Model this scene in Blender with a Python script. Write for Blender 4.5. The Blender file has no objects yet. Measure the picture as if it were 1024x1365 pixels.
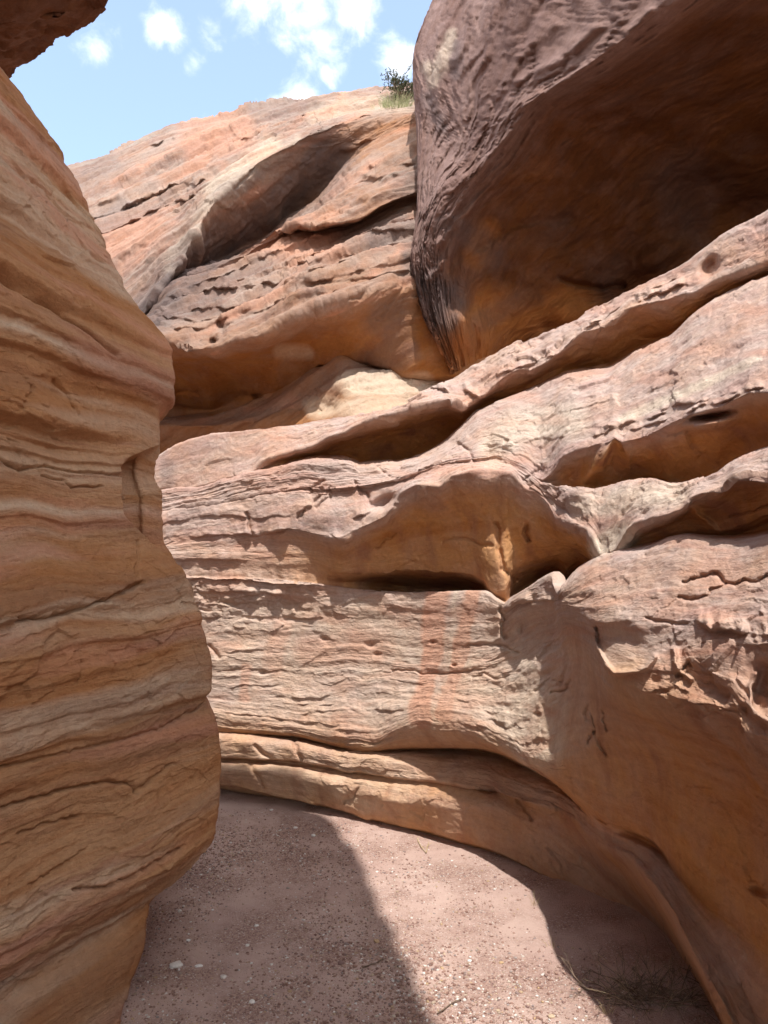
import bpy, math, random
import numpy as np

C = bpy.context.scene
COL = C.collection
rng = np.random.default_rng(7)
random.seed(7)

# ------------------------------------------------------------------ camera
F, CX, HV, EYE = 1063.0, 512.0, 720.0, 1.55      # focal length (px of a 1024x1365 frame), centre, horizon row, eye height
cam = bpy.data.objects.new('camera', bpy.data.cameras.new('camera'))
COL.objects.link(cam)
cam.location = (0, 0, EYE)
cam.rotation_euler = (math.radians(90), 0, 0)
cam.data.sensor_fit = 'VERTICAL'
cam.data.sensor_height = 36.0
cam.data.sensor_width = 36.0
cam.data.lens = 36.0 * F / 1365.0
cam.data.shift_y = (HV - 682.5) / 1365.0
cam.data.clip_start = 0.05
cam.data.clip_end = 2000
C.camera = cam

# ------------------------------------------------------------------ sun, sky
SUN = np.array([0.08, -0.38, 1.0]); SUN /= np.linalg.norm(SUN)
sun = bpy.data.objects.new('sun', bpy.data.lights.new('sun', 'SUN'))
COL.objects.link(sun)
sun.data.energy = 2.7
sun.data.angle = math.radians(0.7)
sun.data.color = (1.0, 0.96, 0.91)
from mathutils import Vector
sun.rotation_euler = Vector(SUN).to_track_quat('Z', 'Y').to_euler()
sun.location = (0, 0, 30)

W = bpy.data.worlds.new('World'); C.world = W
W.use_nodes = True
nt = W.node_tree; N = nt.nodes; L = nt.links
N.clear()
out = N.new('ShaderNodeOutputWorld')
bg = N.new('ShaderNodeBackground'); bg.inputs['Strength'].default_value = 0.15
sky = N.new('ShaderNodeTexSky'); sky.sky_type = 'NISHITA'; sky.sun_disc = False
sky.sun_elevation = math.asin(SUN[2])
sky.sun_rotation = math.atan2(SUN[0], SUN[1])
sky.altitude = 1400; sky.air_density = 1.0; sky.dust_density = 1.6; sky.ozone_density = 1.2
tc = N.new('ShaderNodeTexCoord')


def vmath(op, a, b=None):
    n = N.new('ShaderNodeVectorMath'); n.operation = op
    L.new(a, n.inputs[0])
    if b is not None:
        if isinstance(b, tuple): n.inputs[1].default_value = b
        else: L.new(b, n.inputs[1])
    return n


def wmath(op, a, b=None, clamp=False):
    n = N.new('ShaderNodeMath'); n.operation = op; n.use_clamp = clamp
    for i, q in enumerate((a, b)):
        if q is None: continue
        if isinstance(q, (int, float)): n.inputs[i].default_value = q
        else: L.new(q, n.inputs[i])
    return n.outputs[0]


wn = N.new('ShaderNodeTexNoise'); wn.inputs['Scale'].default_value = 20; wn.inputs['Detail'].default_value = 7
wn.inputs['Roughness'].default_value = 0.6; wn.inputs['Distortion'].default_value = 0.35
L.new(tc.outputs['Generated'], wn.inputs['Vector'])
cover = None
# cumulus patches: direction (pixel of the frame turned into a sky direction), angular size, weight
for (u, v, r, w) in [(395, 25, .060, 1.0), (430, 55, .035, .9), (345, 5, .045, .85), (470, 12, .040, .8), (532, 80, .038, 1.05), (222, 32, .026, .95),
                     (130, 62, .028, .55), (438, 95, .018, .75), (400, 130, .032, .95), (285, 42, .022, .5), (262, 88, .016, .42),
                     (365, 138, .022, .6), (275, 160, .022, .35)]:
    d = np.array([(u - CX) / F, 1.0, (HV - v) / F]); d /= np.linalg.norm(d)
    dist = vmath('DISTANCE', tc.outputs['Generated'], tuple(d)).outputs['Value']
    g = wmath('MULTIPLY', wmath('SUBTRACT', 1.0, wmath('DIVIDE', dist, r * 1.2), clamp=True), w)
    cover = g if cover is None else wmath('MAXIMUM', cover, g)
dens = wmath('ADD', cover, wmath('MULTIPLY', wmath('SUBTRACT', wn.outputs['Fac'], 0.5), 2.4))
mr = N.new('ShaderNodeMapRange'); mr.interpolation_type = 'SMOOTHSTEP'
mr.inputs['From Min'].default_value = 0.22; mr.inputs['From Max'].default_value = 1.5
L.new(dens, mr.inputs['Value'])
gate = N.new('ShaderNodeMapRange'); gate.inputs['From Min'].default_value = 0.0; gate.inputs['From Max'].default_value = 0.15
L.new(cover, gate.inputs['Value'])
cf = wmath('MULTIPLY', wmath('MULTIPLY', mr.outputs['Result'], gate.outputs['Result'], clamp=True), .9)
veil = N.new('ShaderNodeMix'); veil.data_type = 'RGBA'; veil.inputs['Factor'].default_value = 0.115     # thin high haze
L.new(sky.outputs['Color'], veil.inputs['A']); veil.inputs['B'].default_value = (6.2, 7.0, 7.4, 1)
# added broken cloud outside the view, overhead and behind, lifting the ambient light
wb = N.new('ShaderNodeTexNoise'); wb.inputs['Scale'].default_value = 2.6; wb.inputs['Detail'].default_value = 6; wb.inputs['Roughness'].default_value = 0.55
L.new(tc.outputs['Generated'], wb.inputs['Vector'])
dt = vmath('DOT_PRODUCT', tc.outputs['Generated'], (-0.06, 0.86, 0.50)).outputs['Value']
aw = N.new('ShaderNodeMapRange'); aw.inputs['From Min'].default_value = 0.90; aw.inputs['From Max'].default_value = 0.66
L.new(dt, aw.inputs['Value'])
wc = N.new('ShaderNodeMapRange'); wc.interpolation_type = 'SMOOTHSTEP'; wc.inputs['From Min'].default_value = 0.40; wc.inputs['From Max'].default_value = 0.56
L.new(wb.outputs['Fac'], wc.inputs['Value'])
cf = wmath('MAXIMUM', cf, wmath('MULTIPLY', aw.outputs['Result'], wc.outputs['Result']))
mixc = N.new('ShaderNodeMix'); mixc.data_type = 'RGBA'
L.new(cf, mixc.inputs['Factor']); L.new(veil.outputs['Result'], mixc.inputs['A'])
mixc.inputs['B'].default_value = (7.0, 7.0, 6.9, 1)
L.new(mixc.outputs['Result'], bg.inputs['Color'])
L.new(bg.outputs['Background'], out.inputs['Surface'])

C.view_settings.view_transform = 'Standard'
C.view_settings.look = 'None'
C.view_settings.exposure = 1.22
C.view_settings.gamma = 1.0
C.render.engine = 'CYCLES'
C.cycles.max_bounces = 10
C.cycles.diffuse_bounces = 7
C.cycles.glossy_bounces = 2
C.cycles.use_denoising = True

# ------------------------------------------------------------------ numeric helpers
_perm = np.random.default_rng(11).permutation(1024).astype(np.int64)
_perm = np.concatenate([_perm, _perm, _perm])
_g = np.random.default_rng(12).normal(size=(1024, 3)); _g /= np.linalg.norm(_g, axis=1)[:, None]
_g = _g.astype(np.float32)


def noise3(x, y, z):
    shp = np.broadcast(x, y, z).shape
    x, y, z = [np.broadcast_to(np.asarray(a, np.float64), shp).ravel() for a in (x, y, z)]
    xi, yi, zi = [np.floor(a).astype(np.int64) for a in (x, y, z)]
    fx, fy, fz = [(a - b).astype(np.float32) for a, b in ((x, xi), (y, yi), (z, zi))]
    sx, sy, sz = [t * t * t * (t * (t * 6 - 15) + 10) for t in (fx, fy, fz)]
    r = np.zeros(len(x), np.float32)
    for i in (0, 1):
        wx = sx if i else 1 - sx
        a = _perm[(xi + i) & 1023]
        for j in (0, 1):
            wy = sy if j else 1 - sy
            b = _perm[(a + ((yi + j) & 1023))]
            for k in (0, 1):
                wz = sz if k else 1 - sz
                gi = _g[_perm[(b + ((zi + k) & 1023))]]
                r += wx * wy * wz * (gi[:, 0] * (fx - i) + gi[:, 1] * (fy - j) + gi[:, 2] * (fz - k))
    return (r * 1.5).reshape(shp)


def fbm(x, y, z, octv=3, gain=0.5, lac=2.03):
    r = 0; a = 1.0
    for o in range(octv):
        r = r + a * noise3(x + 17.3 * o, y - 9.1 * o, z + 5.7 * o)
        x, y, z, a = x * lac, y * lac, z * lac, a * gain
    return r


def facets(x, y, z):
    """broken-rock relief: every cell of a jittered lattice is a small plane with a tilt of its own"""
    shp = x.shape
    q = np.stack([np.asarray(a, np.float32).ravel() for a in (x, y, z)], 1)
    ci = np.floor(q).astype(np.int64)
    best = np.full(len(q), 1e9, np.float32); val = np.zeros(len(q), np.float32)
    for i in (-1, 0, 1):
        for j in (-1, 0, 1):
            for k in (-1, 0, 1):
                c = ci + np.array([i, j, k])
                hsh = _perm[(_perm[(_perm[c[:, 0] & 1023] + (c[:, 1] & 1023))] + (c[:, 2] & 1023))]
                d = q - (c + .5 + .42 * _g[hsh]).astype(np.float32)
                d2 = np.einsum('ij,ij->i', d, d)
                m = d2 < best
                best[m] = d2[m]
                val[m] = np.einsum('ij,ij->i', d[m], _g[(hsh[m] * 7 + 13) & 1023]) + .35 * _g[(hsh[m] * 3 + 5) & 1023][:, 0]
    return val.reshape(shp)


def pchip(xs, ys, x):
    xs = np.asarray(xs, float); ys = np.asarray(ys, float)
    if len(xs) == 1: return np.full(np.shape(x), ys[0])
    h = np.diff(xs); d = np.diff(ys) / h
    m = np.zeros(len(xs)); m[0] = d[0]; m[-1] = d[-1]
    for k in range(1, len(xs) - 1):
        if d[k - 1] * d[k] > 0:
            w1, w2 = 2 * h[k] + h[k - 1], h[k] + 2 * h[k - 1]
            m[k] = (w1 + w2) / (w1 / d[k - 1] + w2 / d[k])
    x = np.clip(x, xs[0], xs[-1])
    i = np.clip(np.searchsorted(xs, x) - 1, 0, len(xs) - 2)
    t = (x - xs[i]) / h[i]
    return ((1 + 2 * t) * (1 - t) ** 2 * ys[i] + t * (1 - t) ** 2 * h[i] * m[i] + t * t * (3 - 2 * t) * ys[i + 1] + t * t * (t - 1) * h[i] * m[i + 1])


def knots_eval(A, sharp, rows):
    """A (K, n): values on K stacked curves; rows: list of (band, t arrays). Shape-preserving interpolation from curve to curve."""
    K = A.shape[0]
    d = np.diff(A, axis=0)
    mL = np.zeros_like(A); 
    prod = d[:-1] * d[1:]
    with np.errstate(divide='ignore', invalid='ignore'):
        hm = np.where(prod > 0, 2 * prod / (d[:-1] + d[1:]), 0)
    mL[1:-1] = hm; mL[0] = d[0]; mL[-1] = d[-1]
    mR = mL.copy()
    for k in range(1, K - 1):
        s = sharp[k]
        if s: 
            mL[k] = (1 - s) * mL[k] + s * d[k - 1]
            mR[k] = (1 - s) * mR[k] + s * d[k]
    outp = []
    for b, t in rows:
        t = t[:, None]
        outp.append((1 + 2 * t) * (1 - t) ** 2 * A[b] + t * (1 - t) ** 2 * mR[b] + t * t * (3 - 2 * t) * A[b + 1] + t * t * (t - 1) * mL[b + 1])
    return np.concatenate(outp, 0)


def unproj(U, V, Y):
    return np.stack([(U - CX) / F * Y, Y, EYE + (HV - V) / F * Y], -1)


def grid_normals(P):
    du = np.gradient(P, axis=1); dv = np.gradient(P, axis=0)
    n = np.cross(du, dv)
    n /= np.maximum(np.linalg.norm(n, axis=-1, keepdims=True), 1e-12)
    return n


def band_rows(V, D, res, dres):
    """how many mesh rows each band between two curves gets"""
    rows = []; K = V.shape[0]; first = []
    tot = 0
    for b in range(K - 1):
        n = int(max(3, math.ceil(np.percentile(np.abs(V[b + 1] - V[b]), 92) / res), math.ceil(np.percentile(np.abs(D[b + 1] - D[b]), 92) / dres)))
        t = np.linspace(0, 1, n, endpoint=(b == K - 2)) if b < K - 2 else np.linspace(0, 1, n)
        rows.append((b, t)); first.append(tot); tot += len(t)
    first.append(tot - 1)
    return rows, first


def new_obj(name, me, parent=None):
    o = bpy.data.objects.new(name, me); COL.objects.link(o)
    if parent is not None: o.parent = parent
    return o


def tag(o, label=None, cat=None, group=None, kind=None):
    if label: o['label'] = label
    if cat: o['category'] = cat
    if group: o['group'] = group
    if kind: o['kind'] = kind
    return o


def raw_mesh(name, co, quads=None, tris=None, attrs=None, smooth=True, mat=None):
    me = bpy.data.meshes.new(name)
    co = np.asarray(co, np.float32)
    me.vertices.add(len(co)); me.vertices.foreach_set('co', co.ravel())
    loops, starts, tot = [], [], []
    p = 0
    for arr, k in ((quads, 4), (tris, 3)):
        if arr is None or len(arr) == 0: continue
        arr = np.asarray(arr, np.int32)
        loops.append(arr.ravel()); starts.append(p + np.arange(len(arr)) * k); tot.append(np.full(len(arr), k)); p += arr.size
    loops = np.concatenate(loops).astype(np.int32); starts = np.concatenate(starts).astype(np.int32)
    me.loops.add(len(loops)); me.loops.foreach_set('vertex_index', loops)
    me.polygons.add(len(starts)); me.polygons.foreach_set('loop_start', starts)
    me.polygons.foreach_set('use_smooth', np.full(len(starts), smooth))
    for k, a in (attrs or {}).items():
        at = me.attributes.new(k, 'FLOAT', 'POINT'); at.data.foreach_set('value', np.asarray(a, np.float32).ravel())
    me.update(calc_edges=True)
    me.validate()
    if mat: me.materials.append(mat)
    return me


def sheet(name, P, attrs, mat, parent=None, r0=0, r1=None, flip=False):
    r1 = P.shape[0] - 1 if r1 is None else r1
    Q = P[r0:r1 + 1]
    R, K = Q.shape[:2]
    idx = np.arange(R * K).reshape(R, K)
    q = np.stack([idx[:-1, :-1], idx[1:, :-1], idx[1:, 1:], idx[:-1, 1:]], -1).reshape(-1, 4)
    if flip: q = q[:, ::-1]
    me = raw_mesh(name, Q.reshape(-1, 3), quads=q, attrs={k: a[r0:r1 + 1] for k, a in attrs.items()}, mat=mat)
    return new_obj(name, me, parent)


# local features, all in the frame of the sheet's own (u, v) coordinates; they return metres of relief (+ = out of the rock)
def seg_dist(U, V, pts):
    best = np.full(U.shape, 1e9)
    for (a, b), (c, d) in zip(pts[:-1], pts[1:]):
        ex, ey = c - a, d - b
        t = np.clip(((U - a) * ex + (V - b) * ey) / max(ex * ex + ey * ey, 1e-9), 0, 1)
        best = np.minimum(best, np.hypot(U - a - t * ex, V - b - t * ey))
    return best


def boxed(U, V, pts, pad):
    us = [p[0] for p in pts]; vs = [p[1] for p in pts]
    return (U > min(us) - pad) & (U < max(us) + pad) & (V > min(vs) - pad) & (V < max(vs) + pad)


def crack(H, U, V, pts, depth, w):
    m = boxed(U, V, pts, 4 * w + 4)
    if not m.any(): return
    u, v = U[m], V[m]
    j = fbm(u * .11, v * .11, 3.3, 2) * 3.0
    d = seg_dist(u + j, v + j * .7, pts)
    H[m] -= depth * np.exp(-(d / w) ** 2)


def step(H, U, V, pts, amp, up, down=2.0, fade=18, wob=3.0, even=.05):
    """a ledge: rock above the line stands out by amp and breaks off below it"""
    us = np.array([p[0] for p in pts], float); vs = np.array([p[1] for p in pts], float)
    m = (U > us[0] - fade) & (U < us[-1] + fade) & (V > vs.min() - up * 1.5 - 20) & (V < vs.max() + down * 3 + 20)
    if not m.any(): return
    u, v = U[m], V[m]
    line = np.interp(u, us, vs) + wob * fbm(u * .05, np.full_like(u, vs[0] * .31), 1.7, 3)
    d = v - line
    ends = np.clip(np.minimum(u - us[0], us[-1] - u) / fade + .5, 0, 1)
    ends = ends * ends * (3 - 2 * ends)
    prof = np.where(d < 0, np.clip(1 + d / up, 0, 1), np.clip(1 - d / down, 0, 1) )
    prof = prof * prof * (3 - 2 * prof)
    grv = np.exp(-((d - down * 1.2) / (down * 1.2)) ** 2) * .2
    H[m] += amp * ends * np.clip(.62 + 1.1 * fbm(u * .045, np.full_like(u, vs[0] * .17), 5.1, 3), even, 1.3) * (prof - grv)


def blob(H, U, V, u0, v0, ru, rv, amp, rot=0.0, p=2.0):
    m = (np.abs(U - u0) < 3 * max(ru, rv)) & (np.abs(V - v0) < 3 * max(ru, rv))
    if not m.any(): return
    c, s = math.cos(math.radians(rot)), math.sin(math.radians(rot))
    a = ((U[m] - u0) * c + (V[m] - v0) * s) / ru; b = (-(U[m] - u0) * s + (V[m] - v0) * c) / rv
    H[m] += amp * np.exp(-(np.hypot(a, b)) ** p)


def relief(P, bed, rough, seed=0.0, layer=1.0, sc=1.0):
    """weathered sandstone: swells, bedding, broken lips, pits and grain"""
    x, y, z = P[..., 0] + seed, P[..., 1] - seed, P[..., 2] + .5 * seed
    warp = fbm(x * 1.6, y * 1.6, z * 1.6, 2)
    w2 = fbm(x * 7, y * 7, z * 9, 3)
    h = .03 * fbm(x * .9, y * .9, z * 1.3, 2)
    bw = bed + .03 * warp + .004 * w2
    s1 = fbm(x * .7, y * .7, bw * 7.5, 3, .55)
    h += layer * .014 * s1 * (.35 + .65 * rough)
    # small bedding ledges: sawtooth lips that come and go along the bed
    for fq, am, ph in ((13, .0065, .5), (39, .0026, .6), (90, .0014, .8)):
        q = bw * fq + ph * warp
        fl = np.floor(q); fr = q - fl
        lip = np.where(fr < .8, fr / .8, (1 - fr) / .2)
        on = np.clip(fbm(x * fq * .11, y * fq * .11, fl * 3.1, 2) * 1.7 + .12, 0, 1)
        h += layer * am * lip * on * rough
    # broken facets, pits and grain
    patch = np.clip(.55 + 1.3 * fbm(x * 1.1, y * 1.1, z * 1.7, 2), .12, 1.3) * rough
    wx, wy, wz = x + .03 * w2, y + .03 * warp, bw
    h += .019 * facets(wx * 5 * sc, wy * 5 * sc, wz * 11 * sc) * patch
    h += .0085 * facets(wx * 13 * sc + 7, wy * 13 * sc, wz * 26 * sc) * patch
    c2 = fbm(x * 16 * sc, y * 16 * sc, z * 24 * sc, 4, .62)
    h += (.0008 + .0032 * rough) * c2
    pit = np.clip(noise3(x * 9, y * 9, bw * 24) - .40, 0, 1)
    h -= .05 * pit * patch
    pit = np.clip(noise3(x * 28, y * 28, bw * 60) - .38, 0, 1)
    h -= .012 * pit * patch
    return h


def extend_back(P, fields, dirn, dists, seed, right=True):
    """carry a sheet on past its last column, along the canyon; fields are carried with it"""
    base = P[:, -1] if right else P[:, 0]
    add = []
    for d in dists:
        q = base + np.array(dirn) * d
        k = np.clip(d / .8, 0, 1)
        q[:, 0] += .22 * k * fbm(q[:, 0] * .7 + seed, q[:, 1] * .9, q[:, 2] * 1.3, 3)
        add.append(q)
    add = np.stack(add, 1)
    if not right: add = add[:, ::-1]
    outp = [np.concatenate([P, add] if right else [add, P], 1)]
    for a in fields:
        e = np.repeat(a[:, -1:] if right else a[:, :1], add.shape[1], 1)
        outp.append(np.concatenate([a, e] if right else [e, a], 1))
    return outp


# ------------------------------------------------------------------ materials
def rock_material(name, weathered, orange, grain=1.0, bands=9.0, streak=0.0, rough=.92, rust_or_glow=(.50, .24, .15)):
    m = bpy.data.materials.new(name); m.use_nodes = True
    t = m.node_tree; n = t.nodes; l = t.links; n.clear()
    o = n.new('ShaderNodeOutputMaterial'); b = n.new('ShaderNodeBsdfPrincipled')
    b.inputs['Roughness'].default_value = rough
    b.inputs['Specular IOR Level'].default_value = .18
    l.new(b.outputs[0], o.inputs[0])
    tcx = n.new('ShaderNodeTexCoord')

    def attr(a):
        q = n.new('ShaderNodeAttribute'); q.attribute_name = a; return q.outputs['Fac']

    def M(op, a, b_=None, c=None, clamp=False):
        q = n.new('ShaderNodeMath'); q.operation = op; q.use_clamp = clamp
        for i, s in enumerate((a, b_, c)):
            if s is None: continue
            if isinstance(s, (int, float)): q.inputs[i].default_value = s
            else: l.new(s, q.inputs[i])
        return q.outputs[0]

    sep = n.new('ShaderNodeSeparateXYZ'); l.new(tcx.outputs['Object'], sep.inputs[0])
    bed = attr('bed')

    def bedvec(h, v):
        q = n.new('ShaderNodeCombineXYZ')
        l.new(M('MULTIPLY', sep.outputs['X'], h), q.inputs[0]); l.new(M('MULTIPLY', sep.outputs['Y'], h), q.inputs[1]); l.new(M('MULTIPLY', bed, v), q.inputs[2])
        return q.outputs[0]

    def noise(vec, scale, det=4, ro=.55, dist=0.0):
        q = n.new('ShaderNodeTexNoise'); q.inputs['Scale'].default_value = scale; q.inputs['Detail'].default_value = det
        q.inputs['Roughness'].default_value = ro; q.inputs['Distortion'].default_value = dist
        l.new(vec, q.inputs['Vector']); return q.outputs['Fac']

    def ramp(f, stops):
        q = n.new('ShaderNodeValToRGB'); e = q.color_ramp.elements
        while len(e) < len(stops): e.new(.5)
        for i, (p, c) in enumerate(stops): e[i].position = p; e[i].color = (*c, 1)
        l.new(f, q.inputs[0]); return q.outputs[0]

    def mix(f, a, b_, mode='MIX'):
        q = n.new('ShaderNodeMix'); q.data_type = 'RGBA'; q.blend_type = mode
        if isinstance(f, (int, float)): q.inputs['Factor'].default_value = f
        else: l.new(f, q.inputs['Factor'])
        for k, s in (('A', a), ('B', b_)):
            if isinstance(s, tuple): q.inputs[k].default_value = (*s, 1)
            else: l.new(s, q.inputs[k])
        return q.outputs['Result']

    obj = tcx.outputs['Object']
    nb = noise(bedvec(.55, bands), 1.0, 6, .62, .4)
    np_ = noise(obj, 1.9, 5, .6, .5)
    nbf = noise(bedvec(1.6, bands * 4.5), 1.0, 4, .6, .3)
    band = M('ADD', M('MULTIPLY', nb, .6), M('ADD', M('MULTIPLY', np_, .22), M('MULTIPLY', nbf, .18)))
    wcol = ramp(band, weathered)
    ocol = ramp(M('ADD', M('MULTIPLY', nb, .4), M('ADD', M('MULTIPLY', np_, .3), M('MULTIPLY', nbf, .3))), orange)
    tn = noise(obj, 4.3, 5, .65, .3)
    tf = M('ADD', attr('tint'), M('MULTIPLY', M('SUBTRACT', tn, .5), 1.1), clamp=True)
    col = mix(tf, wcol, ocol)
    # pale crust, rust streaks and desert varnish: shapes of their own; also painted shade and glow
    col = mix(M('MULTIPLY', attr('pale'), M('ADD', .35, noise(obj, 9, 5, .7)), clamp=True), col, (.66, .57, .44))
    col = mix(M('MULTIPLY', attr('pink'), M('ADD', .45, M('MULTIPLY', noise(obj, 7, 5, .7), .8)), clamp=True), col, rust_or_glow)
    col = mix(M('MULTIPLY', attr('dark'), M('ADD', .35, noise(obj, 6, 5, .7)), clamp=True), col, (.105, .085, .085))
    if streak:
        cv = n.new('ShaderNodeCombineXYZ')
        l.new(M('MULTIPLY', sep.outputs['X'], 9), cv.inputs[0]); l.new(M('MULTIPLY', sep.outputs['Y'], 9), cv.inputs[1]); l.new(M('MULTIPLY', sep.outputs['Z'], .8), cv.inputs[2])
        sn = n.new('ShaderNodeMapRange'); sn.inputs['From Min'].default_value = .52; sn.inputs['From Max'].default_value = .72
        l.new(noise(cv.outputs[0], 1.0, 3, .5), sn.inputs['Value'])
        col = mix(M('MULTIPLY', M('MULTIPLY', sn.outputs[0], attr('tint')), streak), col, (.27, .115, .07))
    # mottling and grain
    g1 = noise(obj, 38, 6, .75)
    g2 = noise(obj, 260, 3, .7)
    gm = M('ADD', .52, M('ADD', M('MULTIPLY', g1, .66), M('MULTIPLY', g2, .30)))
    hs = n.new('ShaderNodeMix'); hs.data_type = 'RGBA'; hs.blend_type = 'MULTIPLY'; hs.inputs['Factor'].default_value = 1.0
    cg = n.new('ShaderNodeCombineColor'); [l.new(gm, cg.inputs[i]) for i in range(3)]
    l.new(col, hs.inputs['A']); l.new(cg.outputs[0], hs.inputs['B'])
    l.new(hs.outputs['Result'], b.inputs['Base Color'])
    bp = n.new('ShaderNodeBump'); bp.inputs['Strength'].default_value = .8 * grain; bp.inputs['Distance'].default_value = .014
    bh = M('ADD', M('MULTIPLY', noise(bedvec(14, 60), 1.0, 5, .65), .8), M('ADD', M('MULTIPLY', g1, .7), M('MULTIPLY', g2, .12)))
    l.new(bh, bp.inputs['Height']); l.new(bp.outputs[0], b.inputs['Normal'])
    return m


W_PINK = [(0.3, (0.324, 0.196, 0.16)), (0.43, (0.414, 0.289, 0.245)), (0.5, (0.468, 0.36, 0.311)), (0.57, (0.405, 0.271, 0.231)), (0.68, (0.513, 0.409, 0.338))]
O_HOT = [(.32, (.34, .135, .042)), (.46, (.45, .20, .065)), (.56, (.52, .265, .10)), (.68, (.39, .165, .055))]
W_TAN = [(0.3, (0.279, 0.119, 0.055)), (0.42, (0.381, 0.189, 0.088)), (0.5, (0.437, 0.251, 0.13)), (0.57, (0.326, 0.15, 0.077)), (0.68, (0.484, 0.317, 0.181))]
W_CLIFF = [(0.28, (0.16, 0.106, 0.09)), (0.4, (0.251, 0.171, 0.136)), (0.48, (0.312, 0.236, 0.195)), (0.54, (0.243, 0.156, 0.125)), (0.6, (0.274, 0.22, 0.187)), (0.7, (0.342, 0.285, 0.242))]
MAT_WALL = rock_material('pink_sandstone', W_PINK, O_HOT, streak=.75)
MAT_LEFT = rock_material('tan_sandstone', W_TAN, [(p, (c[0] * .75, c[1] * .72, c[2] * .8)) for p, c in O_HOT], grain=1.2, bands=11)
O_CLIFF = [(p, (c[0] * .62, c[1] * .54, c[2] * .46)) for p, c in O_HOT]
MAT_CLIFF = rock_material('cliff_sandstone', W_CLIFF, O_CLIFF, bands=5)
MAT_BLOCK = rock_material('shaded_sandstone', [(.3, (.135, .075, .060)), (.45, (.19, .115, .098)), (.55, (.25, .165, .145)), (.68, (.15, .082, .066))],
                          [(.32, (.070, .025, .009)), (.46, (.10, .036, .012)), (.56, (.13, .048, .015)), (.68, (.08, .029, .010))], bands=5, rust_or_glow=(.50, .20, .055))  # last colour: hot orange for the painted bounce glow

# ------------------------------------------------------------------ lower right wall
YREF = [(60, 5.45), (215, 5.05), (290, 4.87), (390, 4.71), (480, 4.48), (560, 4.25), (640, 3.97), (700, 3.74), (790, 3.33), (860, 3.02), (920, 2.75), (970, 2.55), (1023, 2.33), (1100, 2.05), (1200, 1.75), (1320, 1.48)]


def cv(v, o, tint=0.3, rough=1.0, jag=1.0, sharp=0.0):
    return dict(v=v, o=o, tint=tint, rough=rough, jag=jag, sharp=sharp)


K1 = [(60, 640), (215, 607), (232, 596), (282, 581), (325, 575), (375, 566), (425, 560), (456, 555), (506, 549), (541, 539), (563, 522), (606, 502), (631, 486), (656, 474), (681, 462), (712, 449), (764, 427), (816, 399), (864, 375), (907, 355), (953, 322), (1023, 287)]
K2 = [(60, 665), (219, 652), (250, 650), (285, 645), (310, 636), (340, 627), (350, 615), (375, 606), (400, 600), (420, 595), (437, 585), (456, 576), (476, 565), (518, 552), (541, 545), (568, 539), (596, 533), (616, 541), (646, 526), (668, 504), (693, 494), (712, 493), (748, 469), (782, 440), (819, 430), (840, 409), (883, 402), (925, 388), (974, 369), (1023, 353)]
K4 = [(60, 669), (219, 656), (250, 654), (285, 649), (310, 640), (340, 631), (350, 630), (375, 625), (405, 615), (425, 612), (455, 613), (481, 619), (518, 616), (531, 617), (568, 606), (591, 594), (616, 573), (638, 551), (666, 537), (696, 527), (712, 519), (730, 509), (764, 495), (812, 488), (852, 466), (895, 448), (925, 421), (974, 391), (1023, 372)]
K5 = [(60, 690), (220, 680), (270, 674), (300, 671), (317, 666), (362, 656), (400, 650), (456, 650), (520, 640), (600, 612), (660, 606), (700, 622), (722, 640), (732, 634), (752, 608), (773, 600), (812, 587), (819, 583), (830, 588), (858, 582), (883, 570), (907, 558), (943, 546), (962, 543), (980, 533), (998, 524), (1023, 521)]
K7 = [(60, 694), (220, 684), (270, 678), (300, 675), (317, 670), (362, 660), (400, 654), (456, 654), (520, 644), (600, 617), (660, 611), (700, 627), (722, 644), (740, 648), (767, 649), (803, 652), (840, 643), (870, 640), (895, 645), (925, 640), (956, 628), (971, 616), (995, 604), (1023, 594)]
K8 = [(60, 730), (215, 722), (255, 717), (300, 711), (335, 712), (375, 704), (420, 711), (450, 717), (464, 709), (488, 700), (513, 687), (538, 656), (556, 648), (586, 647), (603, 634), (631, 631), (656, 628), (681, 630), (692, 642), (702, 653), (716, 657), (730, 668), (742, 686), (761, 697), (786, 707), (791, 716), (804, 742), (825, 738), (834, 722), (842, 709), (858, 698), (883, 689), (913, 674), (922, 663), (965, 652), (980, 638), (995, 632), (1023, 634)]
K9 = [(60, 755), (215, 748), (287, 746), (350, 748), (420, 752), (456, 766), (506, 766), (543, 761), (563, 763), (596, 762), (631, 765), (646, 771), (653, 783), (663, 790), (674, 786), (684, 760), (712, 748), (745, 742), (773, 737), (791, 741), (804, 746), (825, 741), (836, 731), (845, 720), (861, 713), (895, 704), (919, 700), (956, 704), (980, 700), (1023, 688)]
K11 = [(60, 778), (215, 772), (247, 770), (350, 772), (450, 781), (506, 786), (556, 789), (606, 789), (648, 791), (663, 801), (673, 806), (686, 796), (711, 784), (742, 770), (752, 790), (762, 781), (773, 768), (799, 749), (831, 739), (861, 733), (895, 721), (919, 716), (956, 718), (980, 716), (1023, 704)]


def below(c, dv): return [(u, v + dv) for u, v in c]


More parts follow.
